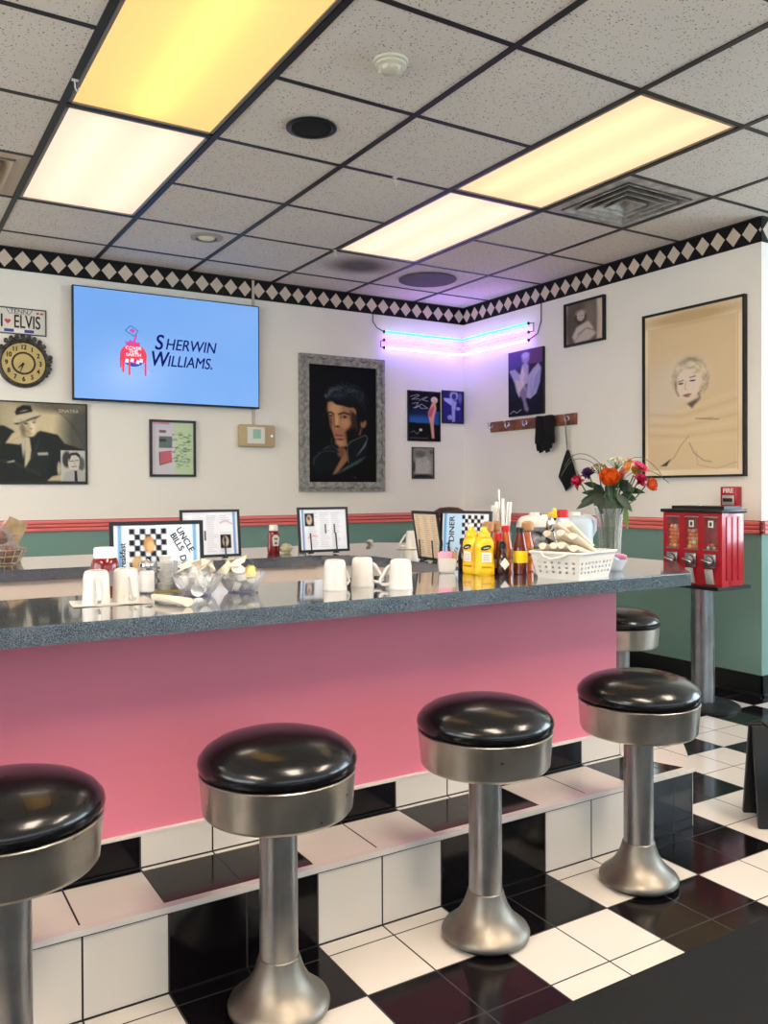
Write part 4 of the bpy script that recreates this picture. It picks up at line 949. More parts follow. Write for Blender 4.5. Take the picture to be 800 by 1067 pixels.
c.blur(.9); c.line([(236, 466), (262, 460)], 6, (92,80,72), .8, 5); c.line([(298, 448), (328, 444)], 6, (92,80,72), .8, 5); c.ell(248, 478, 14, 5, (80,74,76), .6); c.ell(312, 468, 16, 5, (80,74,76), .6)
c.line([(276, 470), (270, 510), (282, 518)], 3, (160,140,120), .8, 4); c.ell(282, 548, 24, 6, (150,100,92), .5, -6); c.ell(284, 558, 16, 5, (186,134,124), .6)
c.line([(330, 690), (400, 700), (450, 705)], 6, (150,132,106), .8, 6); c.line([(350, 695), (420, 692)], 3, (150,132,106), .8, 5)
c.line([(290, 790), (250, 840), (210, 910), (170, 950)], 4, (156,138,108), .8, 6); c.poly([(130, 962), (160, 942), (190, 920), (168, 962)], (84,74,66), 5); c.line([(295, 830), (320, 890), (370, 935), (410, 945)], 5, (150,134,108), .8, 6); c.line([(330, 880), (340, 960), (440, 985), (540, 950)], 3, (170,150,116), .7, 5)
for x_ in (62, 545): c.line([(x_, 120), (x_, 990)], 5, (206,168,126), .7)
c.line([(62, 128), (545, 128)], 3, (200,164,122), .7)
framed('framed_drawing', 'large cream poster with a faint pencil drawing of a woman’s face', 'poster', onright(3.320, 1.720), RIGHT, .726, 1.016, .013, .028, BLACK, c)
# coat rack
t = thing('coat_rack', 'wooden coat rack with metal hooks on the right wall', 'coat rack', onright(4.745, 1.633), RIGHT)
bm = B(); box(bm, -.468, .468, -.02, 0, -.04, .04, bev=.003); obj('board', bm, mat('rack_wood', (150,92,66), .5, noise=(14, .4)), t)
for hx in (-.44, -.24, -.04, .17, .40):
    bm = B(); lathe(bm, [(.014, 0), (.014, .004), (.008, .006)], 14, mx=Matrix.Translation((hx, -.02, .008)) @ Matrix.Rotation(PI/2, 4, 'X'))
    tube(bm, [(hx, -.024, .01), (hx, -.055, .012), (hx, -.062, .028)], .0045, 8); sphere(bm, (hx, -.062, .031), .008, 8, 6)
    tube(bm, [(hx, -.024, -.004), (hx, -.042, -.018), (hx, -.055, -.012), (hx, -.058, 0)], .004, 8); sphere(bm, (hx, -.058, .002), .006, 8, 6); obj('hook', bm, CHROME, t)
CLOTH = mat('black_cloth', (12,12,13), .9, bump=(120, .6, .004))
t = thing('glove_pair', 'black gloves hanging from the coat rack', 'gloves', onright(4.53, 1.655, .052), RIGHT)
for k, (dx, ln, tw) in enumerate(((-.042, .25, .05), (.035, .27, -.04))):
    bm = B(); prof = [(.040, .0), (.052, -.01), (.05, -.06), (.047, -.12), (.05, -.17), (.046, -.20)]
    lathe(bm, prof[::-1], 16, mx=Matrix.Translation((dx, -.02+.008*k, .015)) @ Matrix.Rotation(tw, 4, 'Y') @ Matrix.Diagonal((.95, .55, 1, 1)))
    for q in range(4): 
        fx = dx-.034+q*.022; tube(bm, [(fx, -.02, -.17), (fx+tw*.1, -.022, -.21), (fx+tw*.1, -.02, -.17-(.065, .08, .075, .05)[q])], [.012, .011, .007], 8)
    tube(bm, [(dx+.04, -.03, -.09), (dx+.056, -.034, -.13), (dx+.054, -.034, -.165)], [.013, .012, .008], 8); obj('glove', bm, CLOTH, t)
t = thing('hanging_cloth_pouch', 'black pointed pouch hanging by a cord from the rack’s last hook', 'pouch', onright(4.345, 1.635, .03), RIGHT)
bm = B(); tube(bm, [(0, -.02, 0), (.002, -.012, -.10), (0, 0, -.22)], .0035, 6); tube(bm, [(0, -.02, 0), (-.006, -.012, -.10), (-.004, 0, -.22)], .0035, 6); obj('cord', bm, mat('grey_cord', (150,140,128), .8), t)
bm = B(); prism(bm, [(-.006, -.215), (.012, -.215), (.085, -.40), (-.018, -.505), (-.088, -.405)], -.0, .0, mx=None) if False else None
def lens_poly(bm, pts, y0, d):
    cx = sum(p[0] for p in pts)/len(pts); cz = sum(p[1] for p in pts)/len(pts)
    A = [bm.verts.new((x, y0, z)) for x, z in pts]; Bq = [bm.verts.new((cx+(x-cx)*.7, y0-d, cz+(z-cz)*.7)) for x, z in pts]; Cq = [bm.verts.new((cx+(x-cx)*.7, y0+d*.4, cz+(z-cz)*.7)) for x, z in pts]
    n = len(pts); bm.faces.new(Bq); bm.faces.new(Cq[::-1])
    for i in range(n):
        j = (i+1) % n; bm.faces.new((A[i], A[j], Bq[j], Bq[i])); bm.faces.new((A[i], Cq[i], Cq[j], A[j]))
lens_poly(bm, [(-.010, -.215), (.014, -.215), (.05, -.30), (.088, -.40), (.03, -.47), (-.018, -.505), (-.055, -.45), (-.092, -.405), (-.05, -.30)], .0, .022)
obj('pouch_body', bm, CLOTH, t)
# fire alarm pull station
t = thing('fire_alarm', 'red fire alarm pull box on the wall above the gumball machine', 'fire alarm', onright(3.045, 1.095), RIGHT)
bm = B(); box(bm, -.052, .052, -.05, 0, -.058, .06, bev=.004); obj('case', bm, RED, t)
bm = B(); box(bm, -.038, .038, -.054, -.049, -.045, .012, bev=.003); box(bm, -.03, .03, -.060, -.05, -.025, -.005, 1, bev=.003); obj('pull_handle', bm, [mat('alarm_silver', (190,186,180), .35, .6), BLACK], t)
bm = B(); text(bm, 'FIRE', .036, upright(0, -.0508, .036), fat=.0015, sx=1.05); obj('lettering', bm, mat('alarm_white', (246,230,226), .5), t, smooth=False)

# ================================================================== CROCKERY AND PAPER ON THE BAR
def make_mug(label, loc, rz, group):
    t = thing('coffee_mug', label, 'mug', loc, rz, group)
    bm = B(); lathe(bm, [(.0345, .0), (.0352, .002), (.0345, .006), (.0330, .03), (.0315, .068), (.0300, .080), (.0262, .0875), (.0225, .0885), (.0215, .0872), (.002, .0872)], 36, cap0=False, cap1=False)
    lathe(bm, [(.0345, .0), (.031, .001), (.030, .03), (.0285, .075), (.002, .08)], 36, cap0=False, cap1=False); obj('cup', bm, WHITE, t)
    bm = B(); pts = [(.0295, 0, .068), (.037, 0, .063), (.046, 0, .048), (.057, 0, .029), (.060, 0, .019), (.053, 0, .013), (.042, 0, .012), (.032, 0, .014)]
    tube(bm, pts, [.006, .0058, .0055, .0052, .0052, .0052, .0055, .006], 10); obj('handle', bm, WHITE, t)
    t.scale = (1, 1, .965); return t
mug = make_mug('white upturned mug with the handle in front, left of the napkin pair', CP(.505, 2.257), -PI/2-.1, 'upturned white mugs')
for (x, y, rz, lb) in [(.585, 2.272, -PI/2+.12, 'white upturned mug with the handle in front, right of the napkin pair'),
                       (1.177, 2.202, .35, 'white upturned mug by itself, leftmost of three in the middle of the bar'),
                       (1.294, 2.242, -.62, 'middle one of three upturned mugs, its handle meeting the next mug’s'),
                       (1.352, 2.115, PI-.62, 'rightmost of three upturned mugs, handle turned left')]:
    dup(mug, CP(x, y), rz, lb)
dup(mug, (2.245*1.0, 3.405, ZT+.002), PI*.8, 'white upturned mug on a napkin at the back corner of the bar')
def napkin(label, loc, rz, w, h):
    bm = B(); n = 8
    for lay in range(2):
        vs = [[bm.verts.new((-w/2+w*i/n+.002*lay, -h/2+h*j/n+.003*lay, .0008+.0009*lay+.0008*math.sin(i*1.3+j+lay))) for j in range(n+1)] for i in range(n+1)]
        for i in range(n):
            for j in range(n): bm.faces.new((vs[i][j], vs[i+1][j], vs[i+1][j+1], vs[i][j+1]))
    return tag(obj('paper_napkin', bm, PAPER, None, loc, rz, recalc=False), label, 'napkin')
napkin('white paper napkin under the pair of mugs on the left', CP(.545, 2.272), -.12, .19, .135)
napkin('white paper napkin under the mug at the back corner', (2.24, 3.40, ZT), .3, .12, .11)

# shakers and caddies
def make_sugar_shaker():
    t = thing('sugar_shaker', 'glass sugar shaker with chrome lid, right of the napkin mugs', 'shaker', CP(.684, 2.428))
    bm = B(); lathe(bm, [(.022, .001), (.0245, .004), (.0245, .068), (.020, .074), (.019, .078)], 8); obj('jar', bm, GLASS, t)
    bm = B(); lathe(bm, [(.019, .004), (.0215, .006), (.0215, .058), (.018, .062)], 8); obj('sugar', bm, mat('white_sugar', (246,244,240), .9, bump=(200, .5, .003)), t)
    bm = B(); lathe(bm, [(.0215, .074), (.023, .076), (.0225, .083), (.015, .088), (.006, .090)], 24); tube(bm, [(0, 0, .088), (.006, 0, .093)], .004, 8); obj('lid', bm, CHROME, t)
make_sugar_shaker()
t = thing('packet_caddy', 'clear divided caddy of white packets behind the first glass bowl', 'caddy', CP(.775, 2.447), -.08)
bm = B(); x0, x1, y0, y1 = -.062, .062, -.021, .021
box(bm, x0, x1, y0, y1, 0, .004, 1); box(bm, x0, x0+.002, y0, y1, .004, .085); box(bm, x1-.002, x1, y0, y1, .004, .085); box(bm, x0, x1, y0, y0+.002, .004, .085); box(bm, x0, x1, y1-.002, y1, .004, .085); box(bm, -.001, .001, y0, y1, .004, .085)
obj('tray', bm, [GLASS, mat('amber_base', (170,150,90), .4)], t, smooth=False)
CREAMER = mat('creamer_white', (226,222,214), .35); SEAM = mat('creamer_foil', (226,226,222), .4, .0); PINKP = mat('pink_packet', (240,160,186), .6)
def cupmesh(bm, r0=.014, r1=.0175, h=.018):
    lathe(bm, [(r0, 0), (r1, h-.002), (r1+.003, h-.002), (r1+.003, h)], 14)
    lathe(bm, [(r1+.002, h), (.001, h+.001)], 14, mi=1, cap0=False)
bm = B(); cupmesh(bm); cup0 = obj('creamer_cup', bm, [CREAMER, SEAM]); loc = Vector(CP(.745, 2.450))
cup0.location = loc + Vector((0, 0, .0045)); tag(cup0, 'white creamer cup in the stack inside the clear caddy', 'creamer', 'creamers stacked in the caddy')
for k in range(1, 5):
    o = cup0.copy(); COL.objects.link(o); o.location = loc + Vector((rnd(-.001, .001), 0, .0045 + k*.0195))
bm = B(); box(bm, -.018, .018, -.002, .002, 0, .05, bev=.0012); pk = obj('sugar_packet', bm, [PAPER]); first = True
for k in range(5):
    o = pk if k == 0 else pk.copy()
    if k: COL.objects.link(o)
    o.location = Vector(CP(.808, 2.450)) + Vector((rnd(-.002, .002), -.013+k*.0062, .006)); o.rotation_euler = (rnd(-.03, .03), rnd(-.05, .05), -.08)
    tag(o, 'pale sugar packet standing in the clear caddy', 'packet', 'packets in the clear caddy')
bm = B(); box(bm, -.018, .018, -.002, .002, 0, .055, bev=.0012); o = obj('sugar_packet', bm, PINKP); o.location = Vector(CP(.808, 2.425)) + Vector((0, .002, .006)); tag(o, 'pink sweetener packet at the front of the clear caddy', 'packet')
# glass bowls with creamers
def make_bowl(label, loc):
    t = thing('glass_bowl', label, 'bowl', loc)
    bm = B(); lathe(bm, [(.030, .002), (.036, .003), (.046, .014), (.058, .034), (.066, .052), (.0675, .054), (.065, .054), (.056, .036), (.044, .017), (.034, .008), (.002, .007)], 48, flute=(16, .035, 40), cap0=True, cap1=False); obj('bowl', bm, GLASS, t)
    bm = B(); lathe(bm, [(.036, 0), (.037, .003), (.032, .004)], 32); obj('foot', bm, clear_material('violet_glass', (200,196,232), .3), t)
    return t
b1 = make_bowl('left cut-glass bowl heaped with white creamer cups', CP(.792, 2.302))
b2 = dup(b1, CP(.928, 2.315), .4, 'right cut-glass bowl with creamers and gold butter pats')
GOLD = mat('gold_foil', (222,200,120), .35, .5, bump=(60, .8, .006))
bm = B(); cupmesh(bm, .0125, .016, .017); cm = obj('creamer_cup', bm, [CREAMER, SEAM])
bm = B(); box(bm, -.017, .017, -.017, .017, 0, .009, bev=.003); bpat = obj('butter_pat', bm, GOLD)
usedc = usedb = False
random.seed(21)
for bi, (bx, by, _) in enumerate((CP(.792, 2.302), CP(.928, 2.315))):
    spots = [(0, 0, .012)] + [(.026, a, .014) for a in (0, 2.1, 4.2)] + [(.034, a, .034) for a in (.6, 1.9, 3.1, 4.4, 5.6)] + [(.030, a, .053) for a in (.2, 1.5, 2.7, 4.0, 5.2)] + [(.008, 1.0, .060), (.018, 3.6, .066)]
    if bi == 1: spots = spots[:14]
    for n, (R_, a, z) in enumerate(spots):
        gold = bi == 1 and n in (9, 11, 13)
        src = bpat if gold else cm
        if (gold and not usedb) or (not gold and not usedc): o = src
        else: o = src.copy(); COL.objects.link(o)
        if gold: usedb = True
        else: usedc = True
        o.location = (bx+R_*math.cos(a), by+R_*math.sin(a), ZT+z); o.rotation_euler = (rnd(-1.2, 1.2), rnd(-1.2, 1.2), rnd(0, 6))
        if gold: tag(o, 'gold foil butter pat on top of the right glass bowl', 'butter', 'butter pats in the right bowl')
        else: tag(o, 'white creamer cup in the %s glass bowl' % ('left', 'right')[bi], 'creamer', 'creamers in the %s glass bowl' % ('left', 'right')[bi])
# folded paper tops sticking out of the bowls
bm = B(); 
def scrap(bm, w):
    vs = [bm.verts.new(p) for p in ((-w, -w*.6, 0), (w, -w*.7, .004), (w*.8, w*.7, .0), (-w*.7, w*.8, .006), (0, 0, .014))]
    for a, b in ((0,1),(1,2),(2,3),(3,0)): bm.faces.new((vs[a], vs[b], vs[4]))
scrap(bm, .022); sp = obj('paper_scrap', bm, mat('lid_paper', (240,226,204), .6), recalc=False, smooth=False); n = 0
for bi, (bx, by, _) in enumerate((CP(.792, 2.302), CP(.928, 2.315))):
    for k in range(9 if bi == 0 else 5):
        o = sp if n == 0 else sp.copy()
        if n: COL.objects.link(o)
        n += 1; a = k*.72+bi; R_ = .044 if k % 2 else .026
        o.location = (bx+R_*math.cos(a), by+R_*math.sin(a), ZT+.068+(.012 if k % 2 == 0 else 0)); o.rotation_euler = (rnd(-.9, .9), rnd(-.9, .9), a)
        tag(o, 'peeled cream-coloured paper lid on the heap in the %s glass bowl' % ('left', 'right')[bi], 'paper lid', 'paper lids on the %s bowl' % ('left', 'right')[bi])

# rolled cutlery
ROLLM = mat('napkin_roll_paper', (226,212,190), .8, bump=(40, .4, .004))
def make_roll(label, loc, rot, group=None, fork=True):
    t = thing('cutlery_roll', label, 'cutlery roll', loc, 0, group); t.rotation_euler = rot
    bm = B(); n = 18; rings = []
    for k in range(8):
        x = -.085+.17*k/7; R_ = .0165 - .003*(k/7); ring = []
        for i in range(n):
            a = 2*PI*i/n; q = R_*(1+.05*math.sin(3*a+k*.2))
            ring.append(bm.verts.new((x + .014*math.sin(a)*(k == 7), q*math.cos(a)*1.1, q*math.sin(a)*.8+.0145)))
        rings.append(ring)
    for A, Bq in zip(rings, rings[1:]):
        for i in range(n): bm.faces.new((A[i], A[(i+1) % n], Bq[(i+1) % n], Bq[i]))
    bm.faces.new(rings[0][::-1]); bm.faces.new(rings[-1])
    tube(bm, [(-.085, .019, .012), (0, .019, .02), (.085, .014, .022)], .0018, 6); obj('napkin', bm, ROLLM, t)
    if fork:
        bm = B(); box(bm, .07, .10, -.010, .010, .013, .0155)
        for q in range(4): y = -.009+q*.006; box(bm, .10, .128, y-.0015, y+.0015, .013+.002*(q % 2), .0155+.002*(q % 2))
        obj('fork', bm, mat('steel_cutlery', (150,148,146), .25, 1.0), t, smooth=False)
    return t
roll0 = make_roll('napkin roll with fork tines showing, lying in front of the glass bowls', (.642, 2.060, ZT), (0, 0, PI/2+.30)); roll0.scale = (.80, .85, .85)
dup(roll0, (2.235, 3.80, ZT), 4.1, 'napkin roll with dark fork lying on the far bar')

# ---- menu stands
def menu_canvas(kind):
    c = Canvas(0, 280, 0, 216, 84, (232,238,246))
    if kind == 'cover':
        c.rect(0, 280, 0, 216, (226,236,248)); c.rect(14, 26, 0, 216, (120,170,216)); c.rect(256, 268, 0, 216, (120,170,216))
        for i in range(7):
            for j in range(11):
                if (i+j) % 2 == 0: c.rect(50+i*17, 50+i*17+17, 12+j*17, 12+j*17+17, (24,24,28))
        c.ell(112, 60, 18, 26, (190,140,90), .5); c.ell(118, 66, 12, 16, (226,180,130), .8); c.ell(74, 120, 18, 26, (206,170,120), .5)
    elif kind == 'diner':
        c.rect(0, 280, 0, 216, (190,220,246)); c.rect(0, 10, 0, 216, (250,250,250)); c.rect(10, 26, 0, 216, (110,170,220)); c.rect(130, 280, 0, 216, (236,240,246))
        for i in range(7):
            for j in range(12):
                if (i+j) % 2 == 0: c.rect(120+i*18, 138+i*18, 8+j*17.5, 25.5+j*17.5, (24,24,28))
        c.ell(170, 60, 18, 16, (236,236,240), .4); c.ell(190, 90, 20, 20, (236,206,236), .5)
    elif kind in ('list', 'list2'):
        c.rect(0, 280, 0, 216, (232,234,240)); c.rect(12 if kind == 'list2' else 255, 24 if kind == 'list2' else 268, 0, 216, (120,160,210))
        rs = np.random.RandomState(5 if kind == 'list' else 6)
        for i, x in enumerate((50, 120, 190)):
            for j in range(18):
                if kind == 'list' and x == 190 and 2 < j < 8: continue
                c.line([(x, 20+j*10.5), (x+rs.uniform(30, 55), 20+j*10.5)], 2.2, (170,170,180), .8)
        for x, y in ((55, 95), (110, 95)) if kind == 'list' else ((150, 80), (205, 80)): c.rect(x-3, x+5, y, y+48, (60,62,70))
        px, py = (218, 150) if kind == 'list' else (60, 55)
        c.rect(px-30, px+24, py-34, py+34, (28,26,28)); c.ell(px-4, py, 17, 28, (206,186,160), .4); c.ell(px-6, py-8, 8, 10, (120,80,60), .6)
        if kind == 'list': c.line([(190, 55), (220, 45), (250, 62)], 8, (226,160,170), .7)
        else: c.line([(45, 150), (80, 140), (100, 146)], 8, (226,160,170), .7)
    else:
        c.rect(0, 280, 0, 216, (222,200,172))
        rs = np.random.RandomState(9)
        for x in (20, 110, 200):
            for j in range(18): c.line([(x, 16+j*10.8), (x+rs.uniform(30, 62), 16+j*10.8)], 2.4, (150,124,100), .8)
    return c
LETTER = mat('menu_ink', (26,26,32), .5)
def menu_stand(label, loc, rz, kind, lean=.14, w=.272, h=.212, clamp=True, words=None):
    t = thing('menu_stand', label, 'menu', loc, rz); t.rotation_euler = (-lean, 0, rz)
    bm = B(); box(bm, -w/2, w/2, .0, .005, 0, h, bev=.0015); ring_frame(bm, w, h, .011, .004, 0, 0)
    for v in bm.verts[-20:]: v.co.z += h/2
    cov = obj('cover', bm, BLACK, t, smooth=False)
    c = menu_canvas(kind); o = c.build('page', w-.02, h-.02, cov, -.0012, PICM); o.location = (0, 0, h/2)
    if words:
        for (s, x, z, sz, rot) in words: bm = B(); text(bm, s, sz, upright(x, -.0018, z, rot), fat=.0006); obj('lettering', bm, LETTER, cov, smooth=False)
    if clamp:
        for cx in (-w*.28, w*.22):
            bm = B(); tube(bm, [(cx, -.010, h*.42), (cx, -.012, .06), (cx, -.016, -.004)], .0032, 6); tube(bm, [(cx, .012, h*.3), (cx, .012, -.003)], .0032, 6); box(bm, cx-.008, cx+.008, -.02, .014, -.006, -.001); obj('clamp_wire', bm, BLACKM, t)
    return t
XM = .585
menu_stand('large landscape menu with checkerboard cover facing the stools, left of the bowls', (.711, 2.398, ZT-.025), -.05, 'cover', .09, .268, .222, True,
           [('UNCLE', .080, .166, .025, -1.05), ('BILLS', .056, .160, .025, -1.05), ('DINER', .078, .085, .026, -1.35), ('Breakfast', -.098, .12, .022, PI/2)])
menu_stand('framed menu page with a dark food photo, behind the bowls on the far bar', (1.205, YB+.035, ZT+.010), -.03, 'list', .12, .254, .197)
menu_stand('framed menu page standing alone on the far bar under the large portrait', (1.732, YB+.045, ZT+.010), -.05, 'list2', .12, .246, .200)
menu_stand('menu lettered DINER with checkerboard, standing behind the mustard bottles', (1.902, 2.534, ZT+.007), -1.30, 'diner', .06, .24, .198, True,
           [('DINER', -.062, .128, .034, PI/2), ('UNCLE', -.072, .050, .018, 1.9), ('BILLS', -.046, .042, .018, .9)])
menu_stand('cream menu page turned sideways beside the DINER menu', (1.892, 2.735, ZT+.007), -1.65, 'cream', -.16, .20, .196)

# ---- bottles
KET = mat('ketchup', (122,14,18), .15, coat=.5); CAPW = mat('white_cap', (244,240,232), .35); LAB = mat('paper_label', (232,226,212), .5)
t = thing('ketchup_jar', 'wide red ketchup jar with white lid behind the napkin mugs', 'ketchup', CP(.565, 2.418))
bm = B(); lathe(bm, [(.030, .0), (.034, .004), (.036, .02), (.036, .085), (.032, .10), (.026, .108)], 28); obj('jar', bm, KET, t)
bm = B(); lathe(bm, [(.029, .104), (.029, .128), (.026, .132), (.004, .133)], 28); obj('lid', bm, CAPW, t)
bm = B(); lathe(bm, [(.0364, .03), (.0364, .07)], 28, cap0=False, cap1=False); obj('jar_label', bm, mat('grey_label', (130,120,122), .4), t)
t = thing('ketchup_bottle', 'small red ketchup bottle with white cap on the far bar', 'ketchup', (1.565, YB+.225, ZT))
bm = B(); lathe(bm, [(.027, 0), (.030, .004), (.030, .03), (.026, .055), (.028, .085), (.022, .10), (.016, .104)], 24, mx=Matrix.Diagonal((1.0, .7, 1, 1))); obj('bottle', bm, KET, t)
bm = B(); lathe(bm, [(.020, .102), (.020, .124), (.016, .129), (.004, .130)], 24); obj('cap', bm, CAPW, t)
bm = B(); prism(bm, [(-.014, -.024), (.014, -.024), (.017, .012), (.008, .026), (-.008, .026), (-.017, .012)], 0, .001, mx=upright(.002, -.0205, .058)); prism(bm, [(-.009, -.004), (.009, -.004), (.009, .004), (-.009, .004)], 0, .0004, 1, mx=upright(.002, -.0216, .066)); prism(bm, [(-.008, -.016), (.008, -.016), (.004, -.006), (-.004, -.006)], 0, .0004, 2, mx=upright(.002, -.0216, .058))
obj('bottle_label', bm, [LAB, mat('label_green', (96,120,90), .5), mat('label_red', (170,60,50), .5)], t, smooth=False)
MUS = mat('mustard_yellow', (246,196,8), .28, coat=.3)
def mustard(label, loc, rz):
    t = thing('mustard_bottle', label, 'mustard', loc, rz, 'mustard bottles'); t.scale = (1, 1, .955)
    bm = B(); lathe(bm, [(.031, 0), (.0345, .004), (.0350, .02), (.0325, .05), (.0315, .075), (.0335, .095), (.0325, .112), (.0255, .127), (.0205, .133)], 32, mx=Matrix.Diagonal((1, .72, 1, 1))); obj('bottle', bm, MUS, t)
    bm = B(); lathe(bm, [(.021, .132), (.0205, .146), (.016, .150), (.010, .155), (.0075, .166), (.003, .167)], 24); obj('cap', bm, MUS, t)
    bm = B(); mx = upright(.004, -.0245, .072)
    prism(bm, [(.017*math.cos(a*PI/8)-.002, .0085*math.sin(a*PI/8)+.024+.004*math.cos(a*PI/8)) for a in range(16)], -.001, .001, 0, mx=mx); prism(bm, [(-.016, -.026), (.016, -.026), (.016, .008), (-.016, .008)], -.001, .001, 1, mx=mx)
    prism(bm, [(-.010, .02), (.008, .023), (.008, .026), (-.010, .023)], .001, .0013, 1, mx=mx)
    for k in range(4): prism(bm, [(-.011, -.002-k*.006), (.011, -.002-k*.006), (.011, -.0005-k*.006), (-.011, -.0005-k*.006)], .001, .0013, 2, mx=mx)
    for k in range(6): prism(bm, [(-.016+k*.0055, -.046), (-.012+k*.0055, -.046), (-.012+k*.0055, -.04), (-.016+k*.0055, -.04)], -.001, .0008, 3, mx=mx)
    obj('bottle_label', bm, [mat('label_black', (36,34,30), .4), LAB, mat('label_ink', (120,110,96), .5), mat('label_amber', (176,126,20), .5)], t, smooth=False)
    return t
mu = mustard('yellow mustard bottle in front, its label facing the stools', CP(1.812, 2.300), -.5)
dup(mu, CP(1.808, 2.366), -1.4, 'yellow mustard bottle half hidden behind its twin')
def sauce(name, label, cat, loc, body, prof, capprof, capm, labm=None, lz=(.03, .07), rz=0, extra=None, zs=1.0):
    t = thing(name, label, cat, loc, rz)
    bm = B(); lathe(bm, prof, 24); obj('bottle', bm, body, t)
    bm = B(); lathe(bm, capprof, 20); obj('cap', bm, capm, t)
    if labm:
        rr_ = max(p[0] for p in prof)+.0004; bm = B(); lathe(bm, [(rr_, lz[0]), (rr_, lz[1])], 24, cap0=False, cap1=False)
        o = obj('bottle_label', bm, labm, t)
    if extra: extra(t)
    t.scale = (1, 1, zs)
    return t
DARK = mat('dark_sauce', (50,20,14), .12, coat=.6); ORG = mat('orange_sauce', (196,96,46), .15, coat=.5); BRN = mat('brown_sauce', (104,34,20), .12, coat=.5); REDC = mat('red_cap', (198,28,36), .35)
WOOD = mat('wooden_cap', (196,146,96), .55, noise=(30, .25)); YLAB = mat('yellow_label', (244,206,20), .45); OLAB = mat('orange_label', (226,140,50), .5, noise=(60, .6))
sauce('syrup_bottle', 'small dark syrup bottle with black cap between caddy and mustard', 'syrup', CP(1.824, 2.428), DARK, [(.021, 0), (.023, .003), (.023, .05), (.018, .07), (.014, .082), (.014, .088)], [(.017, .086), (.017, .104), (.014, .106)], BLACK, zs=1.1)
def dia(t):
    bm = B(); prism(bm, [(0, -.02), (.016, 0), (0, .02), (-.016, 0)], 0, .001, mx=upright(.004, -.0215, .038)); obj('diamond_label', bm, LAB, t, smooth=False)
sauce('pepper_sauce_bottle', 'small dark pepper sauce bottle with white diamond label, right of the mustard', 'hot sauce', CP(1.868, 2.268), DARK, [(.018, 0), (.020, .003), (.020, .055), (.011, .074), (.009, .085), (.009, .098)], [(.0115, .086), (.0115, .104), (.0095, .106), (.003, .112)], BLACK, extra=dia, rz=-.55)
sauce('hot_sauce_bottle', 'tall hot sauce bottle with yellow label and dark cap, front of the cluster', 'hot sauce', CP(1.938, 2.258), BRN, [(.021, 0), (.0235, .003), (.0235, .088), (.020, .105), (.014, .14), (.0115, .152)], [(.0135, .150), (.0135, .166), (.011, .168)], BLACK, YLAB, (.042, .085), zs=.92)
sauce('hot_sauce_bottle', 'tall orange hot sauce bottle with red cap, left of the yellow-labelled one', 'hot sauce', CP(1.926, 2.322), ORG, [(.021, 0), (.0235, .003), (.0235, .088), (.020, .105), (.014, .14), (.0115, .152)], [(.0145, .150), (.0145, .17), (.011, .172)], REDC, OLAB, (.042, .09), zs=.93)
for k, (x, y, lb) in enumerate([(1.856, 2.335, 'hot sauce bottle with round wooden cap just right of the mustard'), (1.895, 2.385, 'hot sauce bottle with wooden cap, middle of the back row'),
                                (1.948, 2.405, 'hot sauce bottle with wooden cap left of the utensil cup'), (2.03, 2.325, 'hot sauce bottle with wooden cap right of the dark-capped bottle')]):
    if k == 0: h0 = sauce('hot_sauce_bottle', lb, 'hot sauce', CP(x, y), ORG, [(.018, 0), (.0205, .003), (.0205, .085), (.012, .115), (.010, .132)], [(.0125, .130), (.0195, .134), (.0215, .146), (.0195, .158), (.011, .163), (.003, .164)], WOOD, OLAB, (.03, .082), zs=1.06)
    else: dup(h0, CP(x, y), k*.8, lb)
sauce('pepper_sauce_bottle', 'small red-capped pepper sauce bottle between mustard and wooden-capped bottles', 'hot sauce', CP(1.882, 2.305), BRN, [(.014, 0), (.016, .003), (.016, .06), (.009, .09), (.008, .115)], [(.0105, .113), (.0105, .134), (.008, .136)], REDC, LAB, (.02, .05))
# sweetener caddy
t = thing('sweetener_caddy', 'white ceramic sweetener caddy left of the mustard bottles', 'caddy', CP(1.754, 2.440), -.5)
bm = B(); prism(bm, [(-.027, -.021), (.027, -.021), (.027, .021), (-.027, .021)], 0, .05, top=[(-.031, -.024), (.031, -.024), (.031, .024), (-.031, .024)]); bmesh.ops.bevel(bm, geom=bm.edges[:], offset=.004, segments=2, affect='EDGES'); obj('body', bm, WHITE, t)
proto = None
for k in range(6):
    if k in (0, 4):
        bm = B(); box(bm, -.019, .019, -.0018, .0018, 0, .05, bev=.001); q = obj('sweetener_packet', bm, PINKP if k < 4 else mat('tan_packet', (190,150,110), .6)); proto = q
    else: q = proto.copy(); COL.objects.link(q)
    base = Matrix.Translation(CP(1.754, 2.440)) @ Matrix.Rotation(-.5, 4, 'Z') @ Vector((-.008+(k % 2)*.006 if k < 4 else .016, -.015+k*.006, .022))
    q.location = base; q.rotation_euler = (0, rnd(-.12, .12), -.5)
    tag(q, ('pink' if k < 4 else 'tan')+' sweetener packet standing in the white ceramic caddy', 'packet', ('pink' if k < 4 else 'tan')+' packets in the ceramic caddy')
